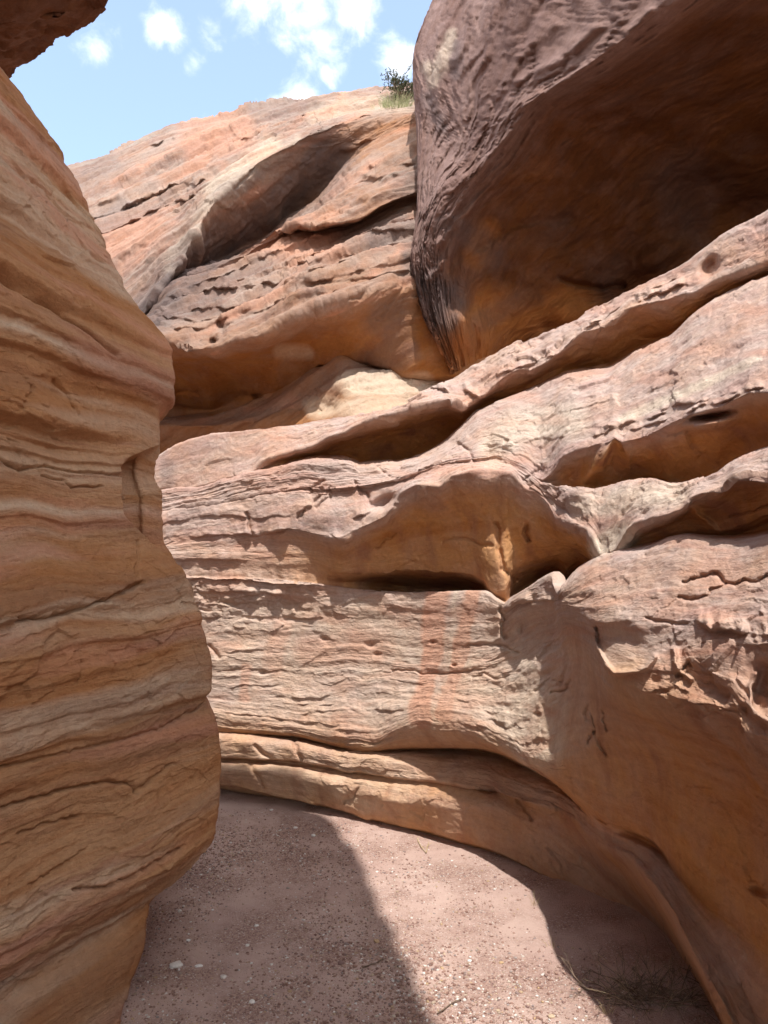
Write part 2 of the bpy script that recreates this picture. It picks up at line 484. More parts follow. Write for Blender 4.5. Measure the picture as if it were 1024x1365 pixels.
WALL = [
    # shelf behind the rim
    cv([(u, v + 26) for u, v in K1], [(60, 1.5), (456, 1.45), (600, 1.7), (712, 2.0), (850, 2.6), (1023, 3.2)], .3, .5, 0),
    cv([(u, v + 4) for u, v in K1], [(60, .40), (300, .36), (456, .42), (560, .60), (631, .74), (712, .86), (850, 1.06), (1023, 1.24)], .12, 1, .6),
    cv(K1, [(60, .30), (300, .26), (456, .30), (560, .48), (631, .62), (712, .74), (850, .94), (1023, 1.10)], .05, [(60, .35), (440, .35), (540, .9), (1023, .65)], 1.0, .8),
    # rim lip
    cv(K2, [(60, .22), (300, .17), (340, .16), (400, .15), (456, .15), (541, .30), (596, .36), (631, .46), (712, .56), (850, .78), (1023, .98)], .18, [(60, .4), (440, .4), (540, .9), (1023, .65)], 2.2, .8),
    cv([(60, 667), (219, 654), (285, 647), (310, 638), (340, 629), (375, 612), (400, 606), (425, 602), (456, 590), (518, 580), (568, 570), (596, 562), (616, 556), (646, 535), (696, 514), (748, 490), (812, 470), (852, 447), (895, 432), (925, 408), (974, 381), (1023, 364)],
       [(60, .30), (300, .24), (345, .22), (400, .30), (456, .46), (541, .72), (600, .82), (631, .66), (712, .74), (800, .95), (880, 1.02), (930, .96), (1023, 1.09)], [(60, .1), (340, .1), (390, 1.0)], .25, .6),
    cv(below(K4, -3), [(60, .32), (300, .25), (345, .22), (400, .34), (456, .62), (520, .92), (600, .98), (640, .74), (712, .76), (800, 1.05), (880, 1.1), (930, 1.02), (1023, 1.11)], [(60, .1), (340, .1), (390, 1.0)], .2, .6),
    # sloping slab
    cv(K4, [(60, .16), (300, .12), (400, .12), (456, .15), (541, .28), (600, .40), (640, .50), (712, .58), (850, .76), (1023, .96)], .05, [(60, .7), (500, .8), (620, .5), (1023, .4)], .8, .3),
    cv(K5, [(60, .10), (300, .06), (400, .04), (520, .06), (600, .13), (660, .20), (712, .18), (752, .17), (819, .22), (900, .26), (1023, .24)], .04, [(60, .9), (600, .8), (740, .55), (1023, .5)], 1.4, .8),
    cv([(60, 692), (220, 682), (300, 673), (362, 658), (400, 652), (456, 652), (520, 642), (600, 615), (660, 609), (700, 625), (722, 642), (740, 642), (770, 626), (803, 618), (819, 590), (840, 615), (895, 606), (925, 594), (956, 588), (995, 562), (1023, 556)],
       [(60, .16), (300, .11), (400, .06), (520, .06), (600, .13), (660, .20), (712, .18), (752, .30), (790, .30), (819, .24), (850, .38), (930, .40), (1023, .38)], [(60, .06), (722, .06), (750, .95)], .4, .6),
    cv(below(K7, -3), [(60, .16), (300, .11), (400, .06), (520, .06), (600, .12), (660, .19), (712, .18), (752, .27), (790, .38), (819, .44), (860, .54), (930, .54), (1023, .48)], [(60, .06), (722, .06), (750, .95)], .35, .5),
    # second slab down to the rim of the hollow
    cv(K7, [(60, .09), (300, .05), (400, .03), (520, .05), (600, .12), (660, .19), (712, .16), (752, .14), (819, .14), (900, .12), (1023, .10)], .06, [(60, .9), (600, .8), (800, .5), (1023, .4)], .8, .3),
    cv(K8, [(60, .03), (300, .0), (400, -.04), (480, -.09), (560, -.10), (631, -.03), (671, .06), (690, .11), (712, .14), (740, .12), (765, .03), (797, -.05), (837, -.10), (900, -.14), (1023, -.12)], .12, [(60, 1.0), (560, .9), (700, .7), (1023, .55)], 2.0, .8),
    cv([(60, 742), (215, 735), (300, 728), (375, 725), (420, 730), (456, 742), (488, 730), (520, 716), (556, 704), (603, 694), (656, 688), (690, 694), (720, 705), (761, 718), (783, 721), (792, 730), (804, 744), (825, 740), (835, 726), (845, 714), (861, 706), (895, 694), (919, 684), (956, 676), (980, 664), (1023, 660)],
       [(60, .0), (300, -.01), (380, .0), (456, .0), (520, .05), (580, .11), (631, .13), (690, .16), (740, .18), (780, .11), (806, .0), (837, -.02), (900, .0), (1023, .03)], [(60, .15), (340, .2), (450, .92)], .3, .6),
    cv(K9, [(60, -.01), (300, -.015), (380, .0), (456, .04), (520, .12), (580, .17), (631, .20), (655, .14), (672, .13), (690, .26), (740, .34), (785, .30), (806, .02), (837, .02), (900, .06), (1023, .10)], [(60, .15), (340, .2), (450, .92)], .25, .7, .4),
    cv(below(K11, -3), [(60, .0), (300, -.005), (400, .015), (470, .18), (540, .72), (600, .80), (640, .62), (656, .17), (674, .17), (690, .46), (740, .66), (785, .52), (806, .06), (837, .06), (900, .12), (1023, .18)], [(60, .15), (340, .2), (450, .92)], .2, .4),
    # main face and bulge
    cv(K11, [(60, -.02), (300, -.025), (400, -.01), (450, .05), (560, .09), (648, .09), (670, .05), (700, -.03), (745, -.08), (752, -.20), (773, -.12), (799, -.10), (831, -.10), (900, -.10), (1023, -.06)], .10, [(60, .8), (400, .7), (560, .5), (1023, .5)], .8, .2),
    cv([(60, 812), (215, 808), (400, 812), (560, 826), (650, 826), (668, 826), (690, 812), (718, 803), (746, 800), (757, 800), (775, 800), (820, 790), (900, 775), (960, 772), (1023, 765)],
       [(60, .0), (300, -.01), (450, .03), (560, .06), (650, .05), (670, .01), (700, -.05), (745, -.09), (757, -.22), (775, -.31), (800, -.36), (900, -.32), (1023, -.24)], .18, [(60, .8), (400, .75), (560, .55), (760, .5), (1023, .55)], .8),
    cv([(60, 860), (215, 858), (400, 862), (560, 868), (650, 868), (690, 850), (720, 835), (745, 830), (757, 822), (775, 828), (800, 838), (850, 842), (900, 842), (960, 836), (1023, 842)],
       [(60, -.02), (300, -.02), (450, .01), (560, .03), (650, .02), (700, -.02), (740, -.05), (757, -.20), (785, -.39), (830, -.52), (900, -.50), (1023, -.40)], .15, [(60, .75), (400, .7), (560, .6), (750, .7), (780, .5), (1023, .7)], 1.0),
    cv([(60, 905), (215, 903), (400, 908), (560, 908), (650, 906), (700, 890), (740, 872), (760, 856), (785, 868), (812, 900), (834, 910), (883, 925), (931, 940), (974, 955), (1001, 983), (1023, 1001)],
       [(60, -.03), (300, -.03), (450, -.01), (560, .0), (650, -.02), (700, -.08), (740, -.12), (760, -.18), (785, -.40), (812, -.62), (850, -.68), (931, -.63), (1023, -.54)], [(60, .15), (720, .15), (790, .5)], [(60, .7), (560, .7), (700, .9), (760, .5), (1023, .8)], 2.4),
    cv([(60, 955), (289, 958), (345, 968), (410, 976), (457, 984), (500, 989), (530, 971), (561, 962), (604, 967), (643, 978), (671, 990), (698, 1006), (720, 1012), (738, 1016), (770, 1010), (812, 1010), (860, 1020), (920, 1040), (980, 1070), (1023, 1095)],
       [(60, -.07), (289, -.06), (400, -.08), (500, -.09), (561, -.10), (643, -.19), (698, -.25), (738, -.29), (770, -.32), (812, -.36), (860, -.34), (931, -.30), (1023, -.26)], [(60, .45), (700, .45), (790, .85)], [(60, .8), (690, .8), (770, .35)], 2.0, .2),
    # underside of the lip down to the long dark crack
    cv([(60, 966), (290, 971), (345, 975), (395, 980), (430, 988), (457, 995), (495, 1000), (536, 997), (597, 994), (637, 996), (671, 1004), (695, 1017), (725, 1032), (746, 1046), (766, 1062), (785, 1080), (809, 1099), (840, 1108), (870, 1121), (883, 1133), (895, 1151), (925, 1191), (956, 1221), (998, 1258), (1023, 1276)],
       [(60, -.03), (290, -.03), (400, -.04), (500, -.03), (561, .02), (643, .0), (698, -.06), (746, -.18), (790, -.25), (840, -.26), (895, -.25), (956, -.24), (1023, -.22)], .95, .2, .5, .5),
    cv([(60, 969), (290, 974), (345, 978), (395, 983), (430, 991), (457, 998), (495, 1003), (536, 1000), (597, 998), (637, 1000), (671, 1009), (695, 1021), (725, 1036), (746, 1050), (766, 1067), (785, 1086), (809, 1104), (840, 1112), (870, 1126), (883, 1139), (895, 1157), (925, 1196), (956, 1226), (998, 1263), (1023, 1281)],
       [(60, .05), (290, .05), (400, .05), (500, .05), (561, .20), (610, .34), (660, .36), (705, .28), (746, .14), (770, .0), (800, -.22), (840, -.18), (880, -.16), (900, -.22), (956, -.24), (1023, -.22)], .8, .2, .4),
    # bed below the crack
    cv([(60, 978), (290, 983), (395, 991), (457, 1006), (536, 1010), (597, 1014), (637, 1020), (671, 1030), (705, 1043), (740, 1056), (767, 1073), (800, 1105), (840, 1124), (870, 1143), (895, 1172), (925, 1215), (956, 1255), (998, 1310), (1023, 1340)],
       [(60, -.06), (290, -.06), (400, -.06), (500, -.05), (561, .02), (610, .10), (660, .14), (705, .10), (740, .04), (770, -.03), (800, -.13), (840, -.24), (895, -.27), (956, -.28), (1023, -.26)], .5, .6, .8),
    cv([(60, 1004), (292, 1008), (345, 1011), (400, 1014), (430, 1019), (470, 1026), (525, 1035), (561, 1038), (622, 1046), (658, 1051), (689, 1064), (740, 1078), (767, 1088), (803, 1121), (840, 1142), (858, 1163), (883, 1194), (901, 1221), (925, 1267), (950, 1313), (974, 1364), (1000, 1420), (1023, 1470)],
       [(60, -.10), (290, -.10), (400, -.10), (500, -.08), (600, -.03), (660, .02), (700, .04), (740, .03), (790, -.04), (830, -.18), (862, -.36), (901, -.42), (950, -.42), (1023, -.38)], .55, .7, 1.2, .4),
    cv([(60, 1007), (292, 1011), (345, 1014), (400, 1017), (430, 1022), (470, 1029), (525, 1038), (561, 1041), (622, 1049), (658, 1055), (689, 1069), (740, 1084), (767, 1096), (800, 1130), (834, 1152), (852, 1175), (876, 1206), (894, 1234), (918, 1280), (943, 1327), (967, 1374), (993, 1430), (1016, 1480)],
       [(60, -.03), (290, -.03), (400, -.03), (500, -.03), (600, .0), (660, .05), (700, .05), (740, .04), (790, -.01), (840, .0), (901, .06), (950, .06), (1023, .02)], .85, .3, .4),
    # lowest bed, undercut at its foot
    cv([(60, 1020), (292, 1024), (400, 1030), (470, 1044), (525, 1054), (600, 1068), (658, 1080), (700, 1096), (740, 1118), (780, 1148), (820, 1185), (852, 1218), (880, 1250), (910, 1290), (940, 1335), (965, 1380), (1000, 1440), (1023, 1490)],
       [(60, -.12), (290, -.12), (400, -.12), (500, -.10), (600, -.07), (660, -.03), (740, .08), (800, .22), (860, .26), (930, .22), (1023, .12)], .6, .6, 1.2),
    cv([(60, 1040), (291, 1045), (345, 1057), (385, 1064), (425, 1071), (470, 1083), (487, 1089), (560, 1103), (640, 1128), (700, 1153), (790, 1207), (855, 1255), (915, 1310), (962, 1372), (1010, 1440)],
       [(60, -.12), (290, -.10), (400, -.10), (487, -.06), (560, -.03), (640, -.02), (700, .0), (790, .14), (920, .14), (1023, .1)], .8, .5, 1.0, .3),
    cv([(60, 1047), (291, 1053), (345, 1063), (385, 1069), (425, 1076), (470, 1087), (487, 1091), (560, 1107), (640, 1133), (700, 1158), (790, 1213), (860, 1264), (920, 1319), (970, 1372), (1020, 1430)],
       [(60, .25), (290, .22), (400, .12), (487, .05), (560, .04), (640, .05), (700, .07), (790, .08), (920, .08), (1023, .08)], .9, .2, .3),
    cv([(60, 1070), (290, 1074), (390, 1084), (487, 1102), (560, 1120), (640, 1148), (700, 1175), (790, 1235), (860, 1290), (920, 1350), (970, 1410), (1023, 1490)],
       [(60, .30), (290, .28), (400, .16), (487, .10), (700, .12), (1023, .12)], .9, .2, .0),
]
WALL_PARTS = [('rim_ledge', 0, 5), ('sloping_slab', 5, 9), ('overhanging_ledge', 9, 14), ('bulging_face', 14, 21), ('lower_bed', 21, 24), ('foot_bed', 24, len(WALL) - 1)]


def u_sheet(curves, yref, cols, res, dres, bedscale):
    yr = pchip([a for a, b in yref], [b for a, b in yref], cols)
    ye = float(pchip([a for a, b in yref], [b for a, b in yref], np.array([1023.0]))[0])
    V, O = [], []
    for k, c in enumerate(curves):
        us = [p[0] for p in c['v']]; vs = [p[1] for p in c['v']]
        v = np.interp(cols, us, vs) * .45 + pchip(us, vs, cols) * .55
        if us[-1] >= 1000:
            e = cols > us[-1]
            v[e] = HV + (vs[-1] - HV) * ye / yr[e]
        if c['jag']: v = v + c['jag'] * 1.7 * fbm(cols * .030, np.full_like(cols, k * 3.7), .5, 2, .5)
        V.append(v); O.append(pchip([p[0] for p in c['o']], [p[1] for p in c['o']], cols))
    V = np.array(V); O = np.array(O)
    vis = (cols > 200) & (cols < 1030)
    rows, first = band_rows(V[:, vis], O[:, vis], res, dres)
    sh = [c['sharp'] for c in curves]
    VV = knots_eval(V, sh, rows); OO = knots_eval(O, sh, rows)
    one = np.ones_like(cols)[None]
    tv = lambda q: np.interp(cols, [a for a, b_ in q], [b_ for a, b_ in q]) if isinstance(q, list) else np.full(len(cols), q)
    T = knots_eval(np.array([tv(c['tint']) for c in curves]), sh, rows)
    R = knots_eval(np.array([tv(c['rough']) for c in curves]), sh, rows)
    beds = np.array([np.mean(V[k][vis]) for k in range(len(curves))]) / bedscale
    B = knots_eval(beds[:, None] * one, sh, rows)
    return VV, OO, T, R, B, yr, rows, first


def place(obj_first, r):  # row index at a curve
    return obj_first[r]


cols = np.concatenate([np.linspace(60, 200, 30, endpoint=False), np.linspace(200, 1030, 640, endpoint=False), np.linspace(1030, 1320, 60)])
VV, OO, T, R, B, yr, rows, first = u_sheet(WALL, YREF, cols, 1.3, .03, -250.0)
UU = np.broadcast_to(cols[None], VV.shape)
H = np.zeros_like(VV)     # traced local relief, metres towards the viewer
st = lambda pts, amp, up, down=2.0, **k: step(H, UU, VV, pts, amp, up, down, **k)
# thin beds at the left end
st([(205, 700), (240, 695), (270, 690), (300, 686), (340, 690), (380, 686), (420, 672)], .02, 14)
st([(255, 716), (300, 711), (335, 713)], .025, 22)
st([(222, 745), (287, 744), (330, 748)], .02, 16)
st([(240, 771), (300, 770), (360, 773), (420, 778)], .03, 18)
st([(245, 788), (330, 790), (372, 792)], .022, 12)
st([(255, 803), (310, 802), (352, 806)], .018, 12)
st([(262, 821), (340, 822), (430, 823)], .018, 12)
st([(330, 793), (352, 790), (375, 791)], .035, 12, fade=10)
st([(325, 712), (345, 714), (375, 706), (390, 700)], .05, 26, fade=8)
st([(440, 712), (456, 726), (470, 720)], .03, 15, fade=8)
st([(470, 690), (490, 680), (520, 672), (540, 668)], .03, 20, fade=10)
# pocket in the lip, nubs
blob(H, UU, VV, 512, 668, 19, 9, -.11, -22, 3)
blob(H, UU, VV, 450, 718, 14, 6, .02, -5)
blob(H, UU, VV, 425, 690, 22, 12, .03, -30)
for q in ([(395, 690), (404, 680), (416, 672), (424, 660)], [(420, 676), (432, 664), (440, 650)], [(330, 685), (331, 700), (336, 712)], [(470, 640), (486, 655), (490, 668)], [(410, 655), (420, 647), (430, 640)]):
    crack(H, UU, VV, q, .03, 2.2)
# main face: small beds, chips, long crack
for pts, a, up in ([(290, 893), (330, 890), (360, 893), (400, 892)], .012, 10), ([(300, 916), (340, 912), (372, 914)], .012, 10), ([(370, 927), (405, 931), (440, 928)], .022, 14), ([(380, 936), (420, 940), (445, 938)], .015, 8), \
        ([(405, 951), (450, 947), (500, 945), (540, 946)], .018, 14), ([(290, 950), (330, 952), (400, 962), (450, 968)], .018, 12), ([(430, 969), (480, 976), (520, 974)], .014, 10), ([(300, 868), (350, 866)], .01, 8), \
        ([(395, 858), (420, 852), (440, 852)], .006, 8), ([(310, 840), (380, 838), (450, 842)], .008, 8), ([(440, 896), (500, 894), (560, 897)], .007, 7):
    st(pts, a * .65, up, 1.6, fade=12)
crack(H, UU, VV, [(520, 894), (552, 893), (562, 899), (590, 898), (620, 896), (640, 892)], .016, 1.5)
crack(H, UU, VV, [(620, 862), (650, 858), (670, 862), (690, 870)], .02, 1.8)
crack(H, UU, VV, [(630, 905), (645, 897), (660, 905), (680, 903)], .016, 1.6)
crack(H, UU, VV, [(710, 920), (730, 905), (745, 908)], .018, 1.6)
crack(H, UU, VV, [(735, 924), (750, 920), (757, 906)], .03, 1.8)
crack(H, UU, VV, [(279, 860), (288, 868), (293, 878)], .03, 2.0)
for (u, v, w) in ((430, 851, 6), (492, 860, 7), (576, 856, 4), (716, 952, 4), (607, 887, 3), (500, 872, 4), (350, 897, 5)):
    blob(H, UU, VV, u, v, w, w * .55, -.03)
# shadowed tracks on the bulge's flank
for q in ([(779, 940), (787, 955), (789, 972), (784, 990)], [(799, 948), (802, 962), (806, 975)], [(789, 975), (798, 992), (806, 1006)], [(778, 945), (781, 960)]):
    crack(H, UU, VV, q, .035, 2.4)
# flank ledges above: rim strip, slab and pockets
for pts, a, up in ([(560, 512), (585, 518), (606, 524)], .03, 14), ([(620, 520), (640, 530), (655, 524), (672, 500)], .03, 12), ([(665, 500), (690, 487), (720, 480), (742, 470)], .03, 12), \
        ([(735, 478), (760, 452), (778, 434), (800, 428)], .045, 14), ([(800, 428), (820, 412), (830, 404)], .03, 12), ([(850, 400), (880, 388), (905, 378), (925, 380)], .05, 16), ([(862, 388), (884, 377), (906, 368)], .02, 10):
    st(pts, a, up, 2.5, fade=8)
blob(H, UU, VV, 948, 358, 16, 10, -.09, -50, 3)
blob(H, UU, VV, 900, 372, 26, 6, -.04, -25)
blob(H, UU, VV, 583, 522, 12, 9, -.04)
for pts, a, up in ([(790, 582), (806, 575), (816, 568)], .03, 10), ([(826, 570), (845, 560), (868, 556), (886, 549)], .03, 9), ([(842, 572), (870, 563), (900, 554), (930, 543)], .035, 12), \
        ([(880, 545), (910, 537), (940, 533), (970, 524), (1000, 515)], .03, 12), ([(930, 540), (955, 538), (985, 522), (1015, 512)], .03, 10), ([(700, 560), (760, 548), (830, 532), (900, 510), (1000, 470)], .008, 14), \
        ([(700, 590), (760, 578), (800, 562)], .01, 10), ([(740, 520), (800, 512), (860, 492), (960, 450)], .006, 10):
    st(pts, a, up, 2.0, fade=10)
# fin that splits the two pockets
blob(H, UU, VV, 795, 620, 40, 9, .11, -55, 2.0)
crack(H, UU, VV, [(700, 640), (712, 628), (722, 620)], .02, 2)
# dark slot in the second pocket
blob(H, UU, VV, 948, 556, 26, 5, -.16, -10, 3)
blob(H, UU, VV, 950, 566, 34, 6, .07, -8)
# ledge with scoop and fin at the far right
blob(H, UU, VV, 1000, 652, 22, 14, -.06, -10, 3)
blob(H, UU, VV, 938, 690, 28, 5, .055, 42, 2.2)
crack(H, UU, VV, [(975, 690), (1000, 684), (1023, 676)], .02, 2)
blob(H, UU, VV, 880, 640, 30, 10, .03)
# niche above the light pillar, notch in the lip
blob(H, UU, VV, 655, 612, 18, 22, -.07, 20, 3)
blob(H, UU, VV, 610, 596, 20, 10, -.03, 30)
crack(H, UU, VV, [(596, 606), (612, 592), (624, 600), (630, 612)], .025, 2)
crack(H, UU, VV, [(500, 618), (520, 634), (540, 640)], .012, 2)
# pillar at the end of the slit
blob(H, UU, VV, 662, 756, 15, 46, .035, -8, 2.0)
crack(H, UU, VV, [(590, 722), (605, 717), (625, 718), (642, 726), (656, 727)], .02, 2)
crack(H, UU, VV, [(500, 730), (515, 718), (528, 714)], .02, 2)
crack(H, UU, VV, [(664, 700), (666, 730), (672, 760), (690, 775)], .03, 3)
crack(H, UU, VV, [(701, 700), (699, 712), (704, 722)], .05, 3)
# shoulder
st([(672, 812), (690, 804), (715, 800), (745, 800)], .04, 14, 3, fade=6)
blob(H, UU, VV, 693, 838, 5, 7, -.05)
crack(H, UU, VV, [(668, 812), (672, 826), (668, 840), (672, 850)], .05, 3)
# bulge: broken plate, ledge, scoops with thin rims
crack(H, UU, VV, [(912, 776), (926, 768), (945, 764), (955, 763), (960, 772), (978, 778), (992, 772), (1006, 774), (1020, 766)], .035, 2.6)
crack(H, UU, VV, [(905, 796), (925, 797), (936, 796), (945, 786), (965, 776)], .03, 2.2)
crack(H, UU, VV, [(868, 826), (885, 812), (902, 800)], .012, 1.8)
st([(925, 826), (945, 834), (975, 838), (1023, 844), (1080, 848)], .05, 26, 5, fade=24)
crack(H, UU, VV, [(865, 826), (890, 830), (915, 830)], .02, 1.8)
st([(770, 814), (790, 826), (815, 832), (845, 828)], .015, 14, 3, fade=8)
blob(H, UU, VV, 828, 864, 32, 28, -.06, 10, 4)
crack(H, UU, VV, [(797, 838), (797, 850), (798, 862)], .06, 3)
rim_pts = [(795, 862), (800, 874), (806, 886), (816, 897), (830, 896), (845, 892), (858, 887), (868, 872)]
m = boxed(UU, VV, rim_pts, 12); H[m] += .055 * np.exp(-(seg_dist(UU[m], VV[m], rim_pts) / 3.2) ** 2)
blob(H, UU, VV, 925, 905, 34, 24, -.05, 20, 3)
rim2 = [(893, 862), (896, 880), (905, 895), (916, 903)]
m = boxed(UU, VV, rim2, 12); H[m] += .04 * np.exp(-(seg_dist(UU[m], VV[m], rim2) / 3.5) ** 2)
blob(H, UU, VV, 1012, 915, 20, 34, -.08, 8, 4)
rim3 = [(1000, 895), (994, 915), (993, 935), (1000, 950), (1012, 958), (1030, 964)]
m = boxed(UU, VV, rim3, 14); H[m] += .05 * np.exp(-(seg_dist(UU[m], VV[m], rim3) / 4) ** 2)
crack(H, UU, VV, [(900, 900), (908, 890), (914, 880)], .03, 2.4)
for (u, v, w, a) in ((960, 930, 12, -.03), (870, 905, 9, -.025), (985, 945, 9, -.03), (940, 915, 10, -.025), (900, 940, 9, -.02)):
    blob(H, UU, VV, u, v, w, w * .7, a)
# undercut: small scoops, secondary crack
blob(H, UU, VV, 650, 1052, 12, 5, -.06, 12, 3)
crack(H, UU, VV, [(776, 1072), (790, 1086), (808, 1098)], .03, 2.2)
crack(H, UU, VV, [(690, 1068), (700, 1078), (706, 1092)], .02, 2.5)
blob(H, UU, VV, 1008, 1188, 14, 7, -.05, 30, 3)
blob(H, UU, VV, 962, 1166, 12, 9, -.03, 60, 2)
# beds under the crack: knobbly
for (u, v, ru, rv, a) in ((330, 992, 22, 9, .03), (395, 1000, 26, 10, .035), (440, 1008, 20, 9, .025), (500, 1016, 30, 10, .02), (320, 1026, 20, 9, .025), (385, 1036, 26, 9, .03), (440, 1046, 24, 10, .03), (520, 1066, 34, 9, .03), (580, 1072, 30, 8, .02)):
    blob(H, UU, VV, u, v, ru, rv, a, 12)
for q in ([(335, 1022), (345, 1035), (352, 1050)], [(342, 995), (352, 1005), (362, 1010)], [(392, 985), (396, 1000), (402, 1012)], [(460, 1068), (475, 1060), (478, 1052)]):
    crack(H, UU, VV, q, .025, 3)
P = unproj(UU, VV, yr[None] + OO)
n = grid_normals(P)
P = unproj(UU, VV, yr[None] + OO - H)
Rm = np.zeros_like(VV); blob(Rm, UU, VV, 828, 866, 44, 38, .8, 10, 4); blob(Rm, UU, VV, 1010, 925, 26, 40, .6, 8, 4); R = R * (1 - Rm)
cam_v = np.array([0, 0, EYE])
if np.mean(np.sum(n * (cam_v - P), -1)) < 0: n = -n
bedA = B + .10 * P[..., 2] * 0
# stains
pink = np.zeros_like(VV); dark = np.zeros_like(VV); pale = np.zeros_like(VV)


def streak(A, pts, w, val, soft=.25):
    m = boxed(UU, VV, pts, w * 2)
    j = 7 * fbm(UU[m] * .03, VV[m] * .02, 7.7, 4)
    d = seg_dist(UU[m] + j, VV[m], pts) / w
    A[m] = np.maximum(A[m], val * np.clip((1 - d) / soft + .5, 0, 1))


streak(pink, [(585, 790), (572, 880), (565, 955)], 15, .72, .4)
streak(pink, [(630, 790), (612, 880), (596, 955)], 10, .62, .45)
streak(pink, [(372, 835), (362, 890)], 11, .4, .7)
streak(pink, [(330, 890), (328, 930)], 7, .5, .6)
streak(pink, [(470, 860), (495, 862)], 24, .45, .8)
streak(pink, [(410, 865), (450, 870)], 20, .4, .8)
streak(pale, [(608, 790), (602, 870), (594, 930)], 4, .5, .8)
streak(pale, [(230, 880), (740, 915)], 105, .34, 1.6)
pink = np.maximum(pink, .36 * np.clip(fbm(UU * .012, VV * .035, 2.2, 4) * 2.2 - .1, 0, 1) * (T < .5))
streak(pale, [(230, 1020), (520, 1040)], 40, .35, 1.6)
streak(pale, [(650, 900), (720, 990)], 42, .55, .8)
streak(pale, [(480, 820), (540, 870)], 30, .4, .9)
streak(pale, [(300, 820), (440, 830)], 26, .35, .9)
streak(pale, [(680, 880), (740, 940)], 22, .5, .8)
streak(pale, [(840, 710), (800, 735)], 14, .7, .8)
streak(pale, [(770, 680), (900, 660)], 16, .5, .9)
streak(pale, [(660, 600), (690, 570), (760, 560)], 22, .5, .9)
streak(pale, [(830, 560), (1010, 480)], 5, .6, .9)
streak(pale, [(490, 1075), (440, 1050)], 10, .45, .9)
streak(dark, [(240, 690), (380, 640), (440, 625)], 6, .25, .9)
streak(dark, [(225, 620), (222, 645)], 8, .45, .9)
streak(dark, [(335, 690), (450, 700)], 14, .35, .9)
streak(dark, [(870, 1150), (800, 1180), (700, 1140)], 10, .25, .9)
P, n, bedA, R, T, pink, dark, pale = extend_back(P, [n, bedA, R, T, pink, dark, pale], (.12, -1, 0), .012 * np.arange(1, 150) + 1.1e-6 * np.arange(1, 150) ** 3, 5.0)
P = P + n * relief(P, bedA, np.clip(R, .34, 1.2), 3.0)[..., None]
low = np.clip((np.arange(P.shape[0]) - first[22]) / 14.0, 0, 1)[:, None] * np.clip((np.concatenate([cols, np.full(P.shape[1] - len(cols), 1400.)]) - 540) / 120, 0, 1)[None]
dark = np.maximum(dark, .34 * low)          # undercut shade painted into the colour of the two lowest beds
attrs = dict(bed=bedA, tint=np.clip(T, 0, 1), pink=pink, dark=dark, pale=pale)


wall = bpy.data.objects.new('rock_wall', None); COL.objects.link(wall)
wall.location = (0, 0, 0)
tag(wall, 'pink and orange layered sandstone wall with ledges and hollows, curving along the right of the gravel floor', 'rock wall')
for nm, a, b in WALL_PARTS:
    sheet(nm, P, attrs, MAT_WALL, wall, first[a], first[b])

# ------------------------------------------------------------------ station sheets (left wall, cliff, overhangs)


def s_sheet(curves, ncol, res, dres, cluster=None):
    """curves: list of dict(p=[(u, v, Y)...] with equal counts, tint, rough)"""
    S = len(curves[0]['p'])
    s = cluster if cluster is not None else np.linspace(0, S - 1, ncol)
    U, V, Y = [], [], []
    k = np.arange(S)
    for i, c in enumerate(curves):
        a = np.array(c['p'], float)
        j = c.get('jag', 0) * 1.2 * fbm(s * .9, np.full_like(s, i * 2.9), .3, 2, .5)
        U.append(pchip(k, a[:, 0], s)); V.append(pchip(k, a[:, 1], s) + j); Y.append(pchip(k, a[:, 2], s))
    U, V, Y = map(np.array, (U, V, Y))
    rows, first = band_rows(np.hypot(V, 0) if False else V, Y, res, dres)
    sh = [c.get('sharp', 0) for c in curves]
    one = np.ones_like(s)[None]
    ev = lambda A: knots_eval(A, sh, rows)
    T = ev(np.array([c['tint'] for c in curves])[:, None] * one); R = ev(np.array([c['rough'] for c in curves])[:, None] * one)
    return ev(U), ev(V), ev(Y), T, R, rows, first


# ---- left wall: silhouette (u, v, depth), the beds run level so every row is followed back at constant height
SIL = [(-190, -60, 3.7), (-110, 10, 3.5), (-50, 62, 3.3), (0, 108, 3.15), (29, 136, 3.15), (59, 177, 3.1), (88, 227, 3.1), (117, 285, 3.1), (138, 323, 3.1), (158, 373, 3.1), (193, 423, 3.1), (217, 452, 3.1), (228, 475, 3.1), (233, 510, 3.1), (231, 530, 3.1),
       (222, 542, 3.1), (213, 550, 3.1), (212, 592, 3.1), (211, 632, 3.1), (219, 660, 3.1), (218, 690, 3.1), (219, 715, 3.1), (232, 742, 3.1), (250, 775, 3.1), (262, 807, 3.1), (272, 850, 3.1), (281, 890, 3.1), (281, 917, 3.1), (272, 930, 3.1),
       (282, 955, 3.1), (291, 985, 3.1), (293, 1020, 3.1), (291, 1050, 3.05), (286, 1085, 3.0), (277, 1125, 2.95), (250, 1154, 2.90), (226, 1175, 2.85), (196, 1208, 2.75), (192, 1246, 2.68), (181, 1281, 2.62), (167, 1317, 2.58), (153, 1360, 2.55), (140, 1420, 2.5)]
FR = np.array([0, .22, .42, .58, .72, .84, .93, .98, 1.0]); G = np.array([0, .17, .34, .49, .63, .765, .88, .955, 1.0])
Y0 = 1.25
LEFT = []
for (us, vs, ys) in SIL:
    pts = []
    for fr, g in zip(FR, G):
        y = Y0 + (ys - Y0) * g
        u = -430 + (us + 430) * fr
        pts.append((u, HV + (vs - HV) * ys / y, y))
    pts.append((us - 5, HV + (vs - HV) * ys / (ys + .22), ys + .22))
    pts.append((us - 26, HV + (vs - HV) * ys / (ys + .6), ys + .6))
    pts.append((us - 120, HV + (vs - HV) * ys / (ys + 1.6), ys + 1.6))
    LEFT.append(dict(p=pts, tint=.25, rough=1.0, jag=0))
